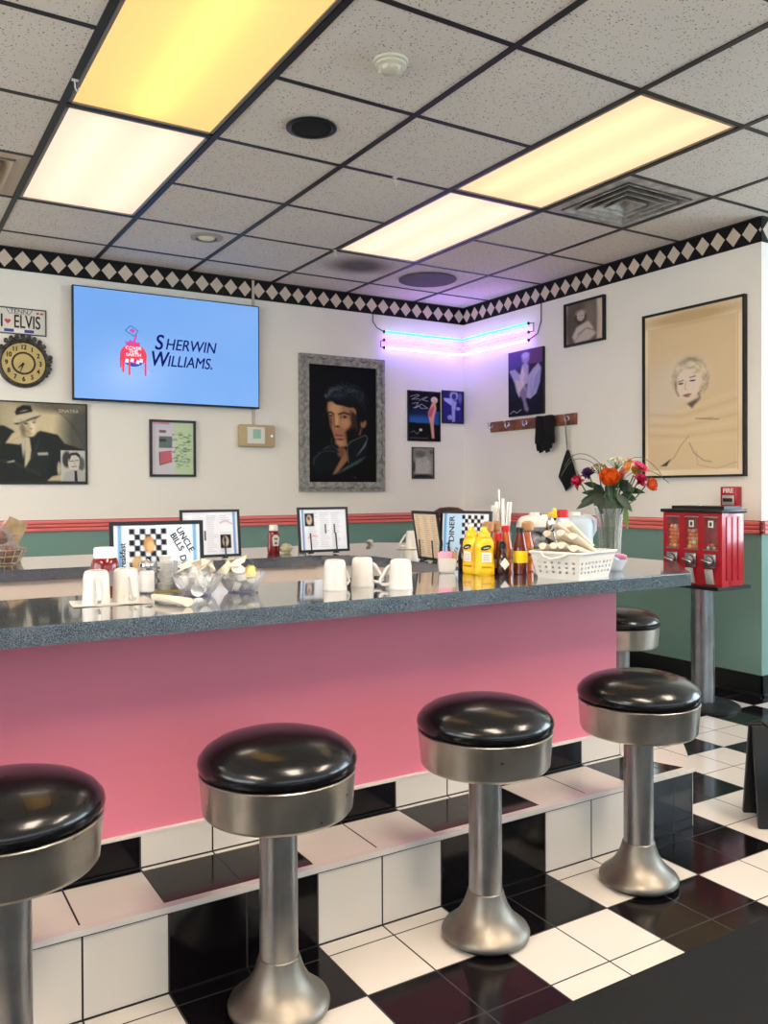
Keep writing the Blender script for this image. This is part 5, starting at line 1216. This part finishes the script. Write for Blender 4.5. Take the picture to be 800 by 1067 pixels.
# utensil cup with wrapped plastic cutlery
UC = (2.075, 2.525, ZT)
t = thing('utensil_cup', 'clear cup holding white-wrapped straws behind the sauce bottles', 'cup', UC)
bm = B(); lathe(bm, [(.030, 0), (.032, .003), (.040, .12), (.038, .12), (.030, .006), (.002, .005)], 24, cap1=False); obj('cup', bm, CLEARB, t)
STRAW = mat('white_wrapper', (232,228,220), .6); bm = B(); box(bm, -.0075, .0075, -.002, .002, 0, .222, bev=.0018); sw = obj('wrapped_straw', bm, STRAW)
random.seed(5)
for k in range(11):
    o = sw if k == 0 else sw.copy()
    if k: COL.objects.link(o)
    a = k*2.4; R_ = .005+.016*math.sqrt(k/11); sxx = math.cos(a)*.75
    o.location = Vector(UC) + Vector((R_*math.cos(a)*.9, R_*math.sin(a)*.9, .008)); o.rotation_euler = (-math.sin(a)*.08, .10*math.cos(a), rnd(-.6, .6)); o.scale = (1, 1, 1.0+.06*((k*5) % 4-1.5)+(.16 if k == 3 else 0))
    tag(o, 'white wrapped straw standing in the utensil cup', 'straw', 'straws in the utensil cup')
# jugs behind the basket
JUGW = mat('jug_white', (238,234,226), .4); JUGC = mat('jug_translucent', (206,218,226), .3, trans=.25)
def jug(label, loc, rz, m, cap, labelm=None):
    t = thing('plastic_jug', label, 'jug', loc, rz)
    bm = B(); prof = [(.060, 0), (.066, .006), (.067, .12), (.066, .145), (.060, .164), (.046, .176), (.020, .181), (.018, .184)]
    lathe(bm, prof, 40, mx=Matrix.Diagonal((1.08, .8, 1, 1)), flute=None); obj('bottle', bm, m, t)
    bm = B(); tube(bm, [(.03, 0, .174), (.060, 0, .172), (.080, 0, .158), (.080, 0, .12), (.068, 0, .095)], [.011, .011, .011, .010, .009], 10); obj('handle', bm, m, t)
    bm = B(); lathe(bm, [(.021, .180), (.021, .190), (.018, .192)], 20); obj('cap', bm, cap, t)
    if labelm:
        bm = B(); lathe(bm, [(.0676, .05), (.0676, .135)], 40, mx=Matrix.Diagonal((1.08, .8, 1, 1)), cap0=False, cap1=False); obj('jug_label', bm, labelm, t)
    return t
jug('white plastic jug with a black label, behind the cutlery basket', (2.27, 2.56, ZT), -.55, JUGW, CAPW, mat('black_label', (34,30,34), .4, noise=(45, .5, (200,200,200))))
jug('translucent plastic jug beside the flower vase', (2.425, 2.49, ZT), -.4, JUGC, CAPW)
sauce('chocolate_syrup_bottle', 'dark brown syrup bottle with yellow lid between the two jugs', 'syrup', (2.243, 2.415, ZT), mat('chocolate', (38,22,18), .2, coat=.4), [(.030, 0), (.033, .004), (.032, .06), (.027, .09), (.033, .13), (.030, .16), (.020, .176)], [(.026, .174), (.026, .192), (.02, .195), (.009, .198), (.006, .212)], mat('yellow_cap', (246,196,30), .35), mat('dark_label', (30,26,40), .4), (.09, .10))
sauce('squeeze_bottle', 'clear squeeze bottle with red cap next to the yellow-lidded syrup', 'bottle', (2.19, 2.313, ZT), JUGC, [(.028, 0), (.031, .004), (.031, .12), (.028, .15), (.019, .165)], [(.021, .163), (.021, .186), (.018, .189)], REDC, zs=1.1)
# cutlery basket
bc = (2.022*S, 2.085*S); ba = .262
t = thing('cutlery_basket', 'white perforated plastic basket full of napkin rolls', 'basket', (bc[0], bc[1], ZT), ba)
BK = mat('basket_white', (222,218,210), .4)
bw, bd, tw, td, hh = .093, .074, .112, .090, .083
# walls as strips around rows of square holes
def side(bm, A, Bq, nin, cols_, rows_):
    """perforated panel between bottom edge A (2 pts) and top edge Bq (2 pts)"""
    A = [Vector(p) for p in A]; Bq = [Vector(p) for p in Bq]; nin = Vector(nin)*.0025
    us = [0]; g = 1.0/(cols_*2+1.0)
    us = [0.0] + sum([[g*(2*k+1), g*(2*k+1.75)] for k in range(cols_)], []) + [1.0]
    vs = [0.0] + sum([[.22+.18*k, .22+.18*k+.085] for k in range(rows_)], []) + [1.0]
    P_ = lambda u_, v_: (A[0].lerp(A[1], u_)).lerp(Bq[0].lerp(Bq[1], u_), v_)
    gr = {}
    for lay in (0, 1):
        for i, u_ in enumerate(us):
            for j, v_ in enumerate(vs): gr[(lay, i, j)] = bm.verts.new(P_(u_, v_) + nin*lay)
    hole = lambda i, j: i % 2 == 1 and j % 2 == 1 and 0 < i < len(us)-2+1 and j < len(vs)-2
    for i in range(len(us)-1):
        for j in range(len(vs)-1):
            if hole(i, j):
                for (a, b), (c2, d) in (((i, j), (i+1, j)), ((i+1, j), (i+1, j+1)), ((i+1, j+1), (i, j+1)), ((i, j+1), (i, j))):
                    bm.faces.new((gr[(0, a, b)], gr[(0, c2, d)], gr[(1, c2, d)], gr[(1, a, b)]))
                continue
            for lay in (0, 1): bm.faces.new([gr[(lay, a, b)] for a, b in ((i, j), (i+1, j), (i+1, j+1), (i, j+1))])
bm = B(); bl = [(-bw, -bd, 0), (bw, -bd, 0), (bw, bd, 0), (-bw, bd, 0)]; tl = [(-tw, -td, hh), (tw, -td, hh), (tw, td, hh), (-tw, td, hh)]
for k, nn in enumerate(((0, 1, 0), (-1, 0, 0), (0, -1, 0), (1, 0, 0))):
    side(bm, (bl[k], bl[(k+1) % 4]), (tl[k], tl[(k+1) % 4]), nn, (9, 6, 9, 6)[k], 3)
box(bm, -bw, bw, -bd, bd, 0, .003); obj('tub', bm, BK, t, smooth=False)
bm = B()
for k in range(4):
    a, b = Vector(tl[k]), Vector(tl[(k+1) % 4]); tube(bm, [a, b], .0045, 8)
    sphere(bm, a, .0055, 8, 6)
obj('rim', bm, BK, t)
for sx in (-1, 1):
    bm = B(); tube(bm, [(sx*(tw+.001), -.05, hh+.002), (sx*(tw+.016), -.03, hh-.012), (sx*(tw+.02), 0, hh-.018), (sx*(tw+.016), .03, hh-.012), (sx*(tw+.001), .05, hh+.002)], .0045, 8); obj('handle', bm, BK, t)
MB_ = Matrix.Translation((bc[0], bc[1], ZT)) @ Matrix.Rotation(ba, 4, 'Z')
rp = None
for k, (lx, ly, lz, rz, ry) in enumerate([(-.004, -.052, .066, .04, .24), (-.006, -.018, .070, -.06, .28), (-.004, .020, .070, .05, .25), (.0, .054, .070, -.05, .22), (.004, -.036, .094, .12, .34), (.0, -.002, .100, .02, .38), (-.004, .036, .098, -.08, .36), (.006, -.016, .124, .10, .42), (.004, .020, .126, -.04, .40)]):
    p = MB_ @ Vector((lx, ly, lz)); rot = (0, ry, ba+rz); lb = 'napkin roll piled in the white cutlery basket'
    if rp is None: rp = make_roll(lb, p, rot, 'napkin rolls in the basket', False); rp.scale = (1.12, .82, .82)
    else: dup(rp, p, 0, lb, rot)
# spoon
t = tag(obj('steel_spoon', (lambda bm: (tube(bm, [(0,0,0), (.01,0,.05), (.022,0,.10)], [.003,.0025,.004], 8), sphere(bm, (.03, 0, .125), .017, 12, 8, sc=(.7, 1, 1.4)), bm)[2])(B()), CHROME, None, tuple(MB_ @ Vector((-.080, .0, .05))), 2.6), 'steel spoon leaning out of the left end of the basket', 'spoon')
# bowl of packets right of the basket
t = thing('white_bowl', 'pale blue-white bowl of packets right of the cutlery basket', 'bowl', (2.21, 2.085, ZT))
bm = B(); lathe(bm, [(.024, 0), (.028, .002), (.034, .012), (.048, .036), (.051, .041), (.049, .041), (.044, .034), (.03, .013), (.002, .008)], 32, cap1=False); obj('bowl', bm, mat('pale_bowl', (220,230,236), .2), t)
pms = [PINKP, PAPER, mat('orange_packet', (236,160,70), .6), PAPER, mat('blue_packet', (160,190,226), .6), PINKP]
for k, m_ in enumerate(pms):
    bm = B(); box(bm, -.02, .02, -.003, .003, -.014, .014, bev=.002); q = obj('packet', bm, m_, None, (2.21+.026*math.cos(k*1.05), 2.085+.026*math.sin(k*1.05), ZT+.044+.004*(k % 2)))
    q.rotation_euler = (rnd(.5, 1.2), rnd(-.4, .4), k*1.05); 
    tag(q, ('pink', 'white', 'orange', 'white', 'blue', 'pink')[k]+' packet in the pale bowl beside the basket', 'packet', ('pink', 'white', 'orange', 'white', 'blue', 'pink')[k]+' packets in the pale bowl')

# ---- flowers
VP = Vector((2.590, 2.462, ZT))
t = thing('glass_vase', 'tall fluted glass vase holding the bouquet', 'vase', VP)
bm = B(); lathe(bm, [(.040, 0), (.043, .004), (.042, .02), (.044, .08), (.050, .15), (.058, .205), (.0565, .205), (.048, .15), (.042, .08), (.040, .022), (.002, .016)], 48, flute=(16, .03), cap1=False); obj('vessel', bm, GLASS, t)
bm = B(); lathe(bm, [(.038, .022), (.040, .08), (.044, .13), (.002, .1301)], 32, cap1=False); obj('water', bm, clear_material('vase_water', (226,238,220), .03, .2), t)
CR = Vector((math.cos(yaw), -math.sin(yaw), 0)); CF = Vector((math.sin(yaw), math.cos(yaw), 0))
def petal(bm, L_, W_, curl, M_, mi=0, n=4):
    rows_ = []
    for i in range(n+1):
        s = i/n; wd = W_*math.sin(PI*min(.98, .12+.83*s))**.7; ang = curl*s
        z = L_*s*math.cos(ang*.6); y = L_*s*math.sin(ang*.6)
        rows_.append([bm.verts.new(M_ @ Vector((wd*q, y + .22*W_*abs(q)**2*(-1 if curl < 0 else -1), z))) for q in (-1, -.5, 0, .5, 1)])
    n0 = len(bm.faces)
    for a, b in zip(rows_, rows_[1:]):
        for k in range(4): bm.faces.new((a[k], a[k+1], b[k+1], b[k]))
    _mi(bm, n0, mi)
def bloom(bm, kind, R_, mi=0):
    if kind == 'rose':
        for ring, (n, L_, tilt, W_) in enumerate(((3, .75, .05, .34), (5, .9, .28, .45), (6, 1.0, .6, .55), (6, .95, .95, .6))):
            for k in range(n):
                M_ = Matrix.Rotation(2*PI*k/n+ring*.5, 4, 'Z') @ Matrix.Translation((0, R_*.06*ring, R_*.05)) @ Matrix.Rotation(-tilt, 4, 'X')
                petal(bm, R_*L_*1.2, R_*W_, .5 if ring < 2 else -.5, M_, mi)
    elif kind == 'carnation':
        for ring in range(5):
            for k in range(9):
                M_ = Matrix.Rotation(2*PI*k/9+ring*.37, 4, 'Z') @ Matrix.Rotation(-(.15+.33*ring)+rnd(-.1, .1), 4, 'X'); petal(bm, R_*rnd(.85, 1.05), R_*.24, rnd(-.6, .6), M_, mi, 3)
    elif kind == 'gerbera':
        for ring in range(2):
            for k in range(14):
                M_ = Matrix.Rotation(2*PI*k/14+ring*.22, 4, 'Z') @ Matrix.Rotation(-1.25+.25*ring, 4, 'X'); petal(bm, R_*(1-.15*ring), R_*.17, .3, M_, mi, 3)
        sphere(bm, (0, 0, R_*.08), R_*.28, 10, 6, 1, (1, 1, .5))
    elif kind == 'lily':
        for k in range(6):
            M_ = Matrix.Rotation(2*PI*k/6, 4, 'Z') @ Matrix.Rotation(-.45 if k % 2 else -.65, 4, 'X'); petal(bm, R_*1.35, R_*.28, -1.1, M_, mi)
        for k in range(5): a = k*1.256; tube(bm, [(0,0,0), (R_*.2*math.cos(a), R_*.2*math.sin(a), R_*.9)], R_*.02, 5, 1)
    elif kind == 'filler':
        for k in range(16):
            a, q = k*2.4, R_*math.sqrt(k/16); p = Vector((q*math.cos(a), q*math.sin(a), R_*.7*(1-k/22)))
            tube(bm, [(0, 0, -R_*.6), p], R_*.025, 4, 1); sphere(bm, p, R_*.14, 7, 5, 0)
GREEN = mat('stem_green', (66,104,52), .5); LEAF = mat('leaf_green', (22,52,26), .45, noise=(20, .35)); LEAFL = mat('leaf_light', (96,128,58), .5)
FM = {}
def flower(kind, label, ulat, zz, dep, R_, rgb, ctr=(120,90,40), lean=None):
    top = VP + CR*ulat + CF*dep; top.z = zz
    t = thing(kind if kind != 'filler' else 'filler_blossom', label, 'flower', top)
    ax = (Vector((ulat*2.2, 0, 0)).x)
    d = (CR*ulat*3.0 + CF*(dep*2.0-.10) + Vector((0, 0, .30))).normalized() if lean is None else (CR*lean[0]+CF*lean[1]+Vector((0,0,lean[2]))).normalized()
    q = d.to_track_quat('Z', 'Y').to_matrix().to_4x4()
    t2 = bmesh.new(); bloom(t2, kind, R_); bm = B(); join(bm, t2, q)
    key = ('petal_%d_%d_%d' % rgb); pm = mat(key, rgb, .55, noise=(40, .22)); cmn = mat('centre_%d_%d' % ctr[:2], ctr, .7)
    obj('bloom', bm, [pm, cmn], t, recalc=False)
    base = VP + CR*(ulat*.12) + CF*(dep*.12-.0) + Vector((0, 0, .03)); mid = VP + CR*ulat*.30 + CF*dep*.30 + Vector((0, 0, .20))
    bm = B(); tube(bm, [base-top, mid-top, (mid-top)*.5+Vector((0, 0, -.012)), -d*R_*.1], .0028, 6); obj('stem', bm, GREEN, t)
    return t
k_ = 1/258.0
def zpx(v): return 1.133-(v-512)*k_
def lat(u): return (u-636)*k_
random.seed(11)
flower('rose', 'large orange rose at the front of the bouquet', lat(631), zpx(503), -.055, .050, (244,112,28), lean=(-.1, -.75, .6))
flower('carnation', 'hot pink carnation at the far left of the bouquet', lat(603), zpx(502), -.02, .036, (214,48,96), lean=(-.9, -.3, .3))
flower('carnation', 'purple bloom at the upper left of the bouquet', lat(614), zpx(494), .0, .032, (86,44,104), lean=(-.5, -.4, .6))
flower('lily', 'salmon pink lily at the middle of the bouquet', lat(643), zpx(500), -.045, .046, (206,116,104), lean=(.1, -.7, .6))
flower('lily', 'yellow-orange lily right of the middle of the bouquet', lat(650), zpx(493), -.02, .048, (232,148,56), lean=(.25, -.4, .8))
flower('gerbera', 'bright pink gerbera highest on the right', lat(667), zpx(487), -.01, .040, (232,52,110), lean=(.45, -.5, .8))
flower('carnation', 'magenta carnation on the right below the gerbera', lat(663), zpx(501), -.05, .034, (200,36,84), lean=(.5, -.7, .4))
flower('rose', 'small red-orange rose at the right edge of the bouquet', lat(673), zpx(506), -.02, .034, (226,92,40), lean=(.8, -.5, .2))
flower('rose', 'yellow-orange rose tucked behind the gerbera', lat(664), zpx(494), .03, .030, (232,150,40), lean=(.4, -.3, .8))
flower('filler', 'sprig of tiny cream blossoms at the top of the bouquet', lat(644), zpx(483), .0, .040, (226,220,184), (80,104,60), lean=(.05, -.1, 1))
flower('filler', 'sprig of tiny yellow-green blossoms behind the orange rose', lat(626), zpx(489), .03, .034, (170,150,60), (80,104,60), lean=(-.3, 0, 1))
def leafmesh(bm, L_, W_, M_, droop=.5, n=6):
    rows_ = []
    for i in range(n+1):
        s = i/n; wd = W_*math.sin(PI*(.03+.97*s))**.8*(1-.25*s); z = -droop*L_*s*s
        rows_.append([bm.verts.new(M_ @ Vector((wd*q, L_*s, z+abs(q)*wd*.25))) for q in (-1, 0, 1)])
    for a, b in zip(rows_, rows_[1:]):
        for k in range(2): bm.faces.new((a[k], a[k+1], b[k+1], b[k]))
for k, (u0, v0, u1, v1, wd, dep, m_, lb) in enumerate([
    (630, 512, 598, 529, .020, -.05, LEAF, 'long dark leaf drooping to the far left of the bouquet'), (630, 515, 606, 512, .018, -.02, LEAF, 'dark leaf under the hot pink carnation'),
    (640, 515, 656, 532, .022, -.06, LEAF, 'broad dark leaf hanging over the right of the vase'), (645, 510, 672, 512, .018, -.03, LEAF, 'dark leaf pointing right below the red-orange rose'),
    (632, 514, 634, 540, .022, -.055, LEAF, 'dark leaf hanging down the front of the vase'), (626, 512, 616, 526, .022, -.06, LEAF, 'dark leaf below the orange rose'),
    (640, 508, 652, 500, .018, -.05, LEAF, 'dark leaf between the two lilies'), (636, 505, 633, 482, .012, .02, LEAFL, 'light green leaf standing up at the top of the bouquet'),
    (648, 520, 654, 552, .014, -.03, LEAFL, 'narrow light green leaf inside the vase on the right'), (626, 508, 610, 502, .016, .02, LEAF, 'dark leaf at the left behind the purple bloom'), (646, 505, 660, 510, .02, .03, LEAF, 'dark leaf behind the magenta carnation'),
    (622, 520, 606, 522, .022, .01, LEAF, 'dark leaf lower left of the orange rose, behind the others'), (648, 516, 666, 520, .022, .01, LEAF, 'dark leaf on the right just above the vase rim'),
    (628, 518, 624, 536, .022, -.05, LEAF, 'dark leaf folded over the left vase rim'), (642, 516, 644, 536, .024, -.055, LEAF, 'dark leaf folded over the middle of the vase rim'),
    (632, 506, 642, 522, .026, -.03, LEAF, 'wide dark leaf right under the orange rose'), (620, 504, 628, 520, .024, -.02, LEAF, 'dark leaf under the purple bloom'), (654, 502, 652, 520, .024, -.03, LEAF, 'dark leaf under the yellow-orange lily'), (640, 500, 636, 518, .026, .03, LEAF, 'dark leaf deep in the middle of the bouquet')]):
    a = VP + CR*lat(u0) + CF*(dep*.5); a.z = zpx(v0); b = VP + CR*lat(u1) + CF*dep; b.z = zpx(v1)
    d = b-a; L_ = d.length; y = d.normalized(); n_ = (-CF + Vector((0, 0, .5))).normalized(); x = y.cross(n_).normalized(); n_ = x.cross(y)
    M_ = Matrix((x, y, n_)).transposed().to_4x4()
    bm = B(); leafmesh(bm, L_, wd, M_, .12); st0 = VP + CR*lat(u0)*.2 + Vector((0, 0, .04))
    t = thing('leaf_sprig', lb, 'leaf', a); obj('leaf_blade', bm, m_, t, recalc=False)
    bm = B(); tube(bm, [Vector((0,0,0)), (st0-a)*.5+CR*.002, st0-a], .0022, 5); obj('stem', bm, GREEN, t)
GRASS = mat('bear_grass', (84,88,60), .6)
for pts, lb in (([(640, 505), (628, 485), (612, 473), (597, 474), (588, 486)], 'thin grass blade arching to the left out of the bouquet'), ([(640, 505), (626, 488), (610, 478), (595, 480), (584, 497)], 'lower thin grass blade arching left to the black pouch'),
                ([(640, 505), (652, 482), (668, 476), (684, 486), (694, 501)], 'thin grass blade arching right over the gerbera'), ([(645, 505), (660, 492), (676, 490), (690, 496), (699, 504)], 'lower thin grass blade reaching right in front of the drawing')):
    P3 = []
    for (uu_, vv_) in pts:
        p = VP + CR*lat(uu_); p.z = zpx(vv_); P3.append(p)
    o0 = P3[0]; bm = B()
    dense = []
    for a, b, c2, d in zip([P3[0]]+P3[:-2], P3[:-1], P3[1:], P3[2:]+[P3[-1]]):
        for s in (0, .33, .66):
            dense.append(.5*((2*b)+(c2-a)*s+(2*a-5*b+4*c2-d)*s*s+(3*b-a-3*c2+d)*s**3) - o0)
    dense.append(P3[-1]-o0); dense = [(VP+Vector((0, 0, .05)))-o0] + dense
    tube(bm, dense, [.0013]*(len(dense)-1)+[.0006], 5); tag(obj('grass_blade', bm, GRASS, None, o0), lb, 'grass')

# ================================================================== FAR BAR
# bread basket with bagged muffins on the left
FB = (.415, YB+.34, ZT)
t = thing('wire_basket', 'metal wire basket of bagged muffins at the left end of the far bar', 'basket', FB)
bm = B(); nn = 24
for z, R_ in ((.004, .105), (.03, .118), (.055, .128)): tube(bm, [(R_*math.cos(2*PI*k/nn), R_*.8*math.sin(2*PI*k/nn), z) for k in range(nn)], .003 if z > .01 else .0025, 6, closed=True)
for k in range(20):
    a = 2*PI*k/20; tube(bm, [(.105*math.cos(a), .084*math.sin(a), .004), (.128*math.cos(a), .102*math.sin(a), .055)], .0018, 5)
for k in range(-4, 5): tube(bm, [(k*.022, -.8*math.sqrt(max(0, .105**2-(k*.022)**2)), .004), (k*.022, .8*math.sqrt(max(0, .105**2-(k*.022)**2)), .004)], .0015, 5)
obj('wire_frame', bm, mat('brass_wire', (206,186,150), .35, .7), t)
MUF = mat('muffin_crumb', (150,96,72), .8, noise=(40, .5, (84,48,40)), bump=(60, .8, .01)); BAG = clear_material('plastic_bag', (244,238,234), .12)
mp_ = None
for k, (dx, dy, dz) in enumerate(((.062, -.03, .035), (.0, -.04, .035), (-.06, -.02, .035), (.05, .04, .035), (-.01, .045, .035), (.03, -.005, .092), (-.03, .005, .092))):
    loc_ = Vector(FB) + Vector((dx, dy, dz))
    if mp_ is None:
        t = thing('bagged_muffin', 'brown muffin in a clear bag in the wire basket', 'muffin', loc_, 0, 'bagged muffins in the wire basket')
        bm = B(); lathe(bm, [(.022, -.03), (.03, .0), (.037, .008), (.034, .022), (.02, .034), (.002, .038)], 20, flute=(7, .06), cap1=False); obj('muffin', bm, MUF, t)
        bm = B(); lathe(bm, [(.002, -.031), (.03, -.03), (.040, .0), (.043, .02), (.032, .04), (.008, .052), (.026, .078)], 18, flute=(5, .10, 30), cap0=False, cap1=False); obj('bag', bm, BAG, t, recalc=False); mp_ = t
    else: dup(mp_, loc_, k*1.3)
for k, (dx, dy) in enumerate(((.085, .0), (-.03, .06))):
    t = thing('price_card', ('tan card leaning in the wire basket, its edge turned to the wall', 'second tan card behind the muffins in the wire basket')[k], 'card', Vector(FB)+Vector((dx-.03, dy+.03, .06)), .2)
    bm = B(); box(bm, -.04, .04, -.001, .001, 0, .12, mx=Matrix.Rotation(.45, 4, 'Y')); obj('card', bm, mat('tan_card', (196,170,130), .7, noise=(30, .2)), t, smooth=False)
# small salt shaker by the lone menu, scraps beside ketchup
def salt(label, loc, fill):
    t = thing('salt_shaker', label, 'shaker', loc)
    bm = B(); lathe(bm, [(.016, 0), (.018, .003), (.016, .045), (.013, .055)], 10); obj('jar', bm, GLASS, t)
    bm = B(); lathe(bm, [(.0145, .003), (.0145, .035), (.012, .037)], 10); obj('contents', bm, fill, t)
    bm = B(); lathe(bm, [(.0145, .053), (.0155, .062), (.010, .072), (.002, .075)], 16); obj('lid', bm, CHROME, t)
salt('small salt shaker left of the lone menu on the far bar', (1.665, YB+.14, ZT), PAPER)
salt('small pepper shaker behind the lone menu on the far bar', (1.70, YB+.20, ZT), mat('pepper', (60,52,46), .9))
bm = B(); sphere(bm, (0, 0, .022), .026, 10, 7, sc=(1.1, .8, .85))
for v in bm.verts: v.co += Vector((rnd(-.005, .005), rnd(-.005, .005), rnd(-.004, .004) if v.co.z > .01 else 0))
tag(obj('crumpled_wrapper', bm, mat('foil_wrapper', (206,196,160), .4, .2), None, (1.622, YB+.21, ZT), smooth=False), 'crumpled pale wrapper right of the ketchup bottle on the far bar', 'wrapper')
# tub on the service shelf
t = thing('plastic_tub', 'pale plastic tub below the far bar, seen behind the mugs', 'tub', (.79, YB-.115, .575))
bm = B(); lathe(bm, [(.055, 0), (.060, .003), (.072, .15), (.069, .15), (.058, .006), (.002, .006)], 32, cap1=False); obj('body', bm, mat('tub_plastic', (206,192,178), .45), t)
bm = B(); lathe(bm, [(.070, .148), (.076, .15), (.076, .165), (.07, .169), (.002, .170)], 32, cap0=False, cap1=False); obj('lid', bm, mat('tub_lid', (214,202,190), .45), t)
# wooden chair beyond the bar
t = thing('wooden_chair', 'brown wooden chair beyond the bar, only its back rail showing', 'chair', (3.47, 4.60, 0), -.15)
CW = mat('chair_wood', (112,62,38), .4, noise=(12, .3))
bm = B(); box(bm, -.21, .21, -.20, .20, .44, .465, bev=.008); obj('seat', bm, CW, t)
for sx in (-.18, .18):
    bm = B(); tube(bm, [(sx, -.17, 0), (sx*.95, -.17, .44)], .017, 10); obj('leg', bm, CW, t)
    bm = B(); tube(bm, [(sx, .19, 0), (sx*.95, .18, .45)], .017, 10); obj('leg', bm, CW, t)
    bm = B(); tube(bm, [(sx*.95, .18, .45), (sx*.9, .21, .75), (sx*.85, .24, .90)], .014, 10); obj('back_post', bm, CW, t)
bm = B(); pts = [(-.17, .24, .91), (-.11, .248, .965), (-.07, .254, .985), (0, .256, .99), (.07, .254, .985), (.11, .248, .965), (.17, .24, .91)]; 
for dz in (0, .02, -.02): tube(bm, [(x, y, z+dz) for x, y, z in pts], .014, 8)
obj('back_rail', bm, CW, t)
for sx in (-.09, 0, .09):
    bm = B(); tube(bm, [(sx, .185, .46), (sx, .25, .93)], .008, 8); obj('spindle', bm, CW, t)
bpy.context.view_layer.update()
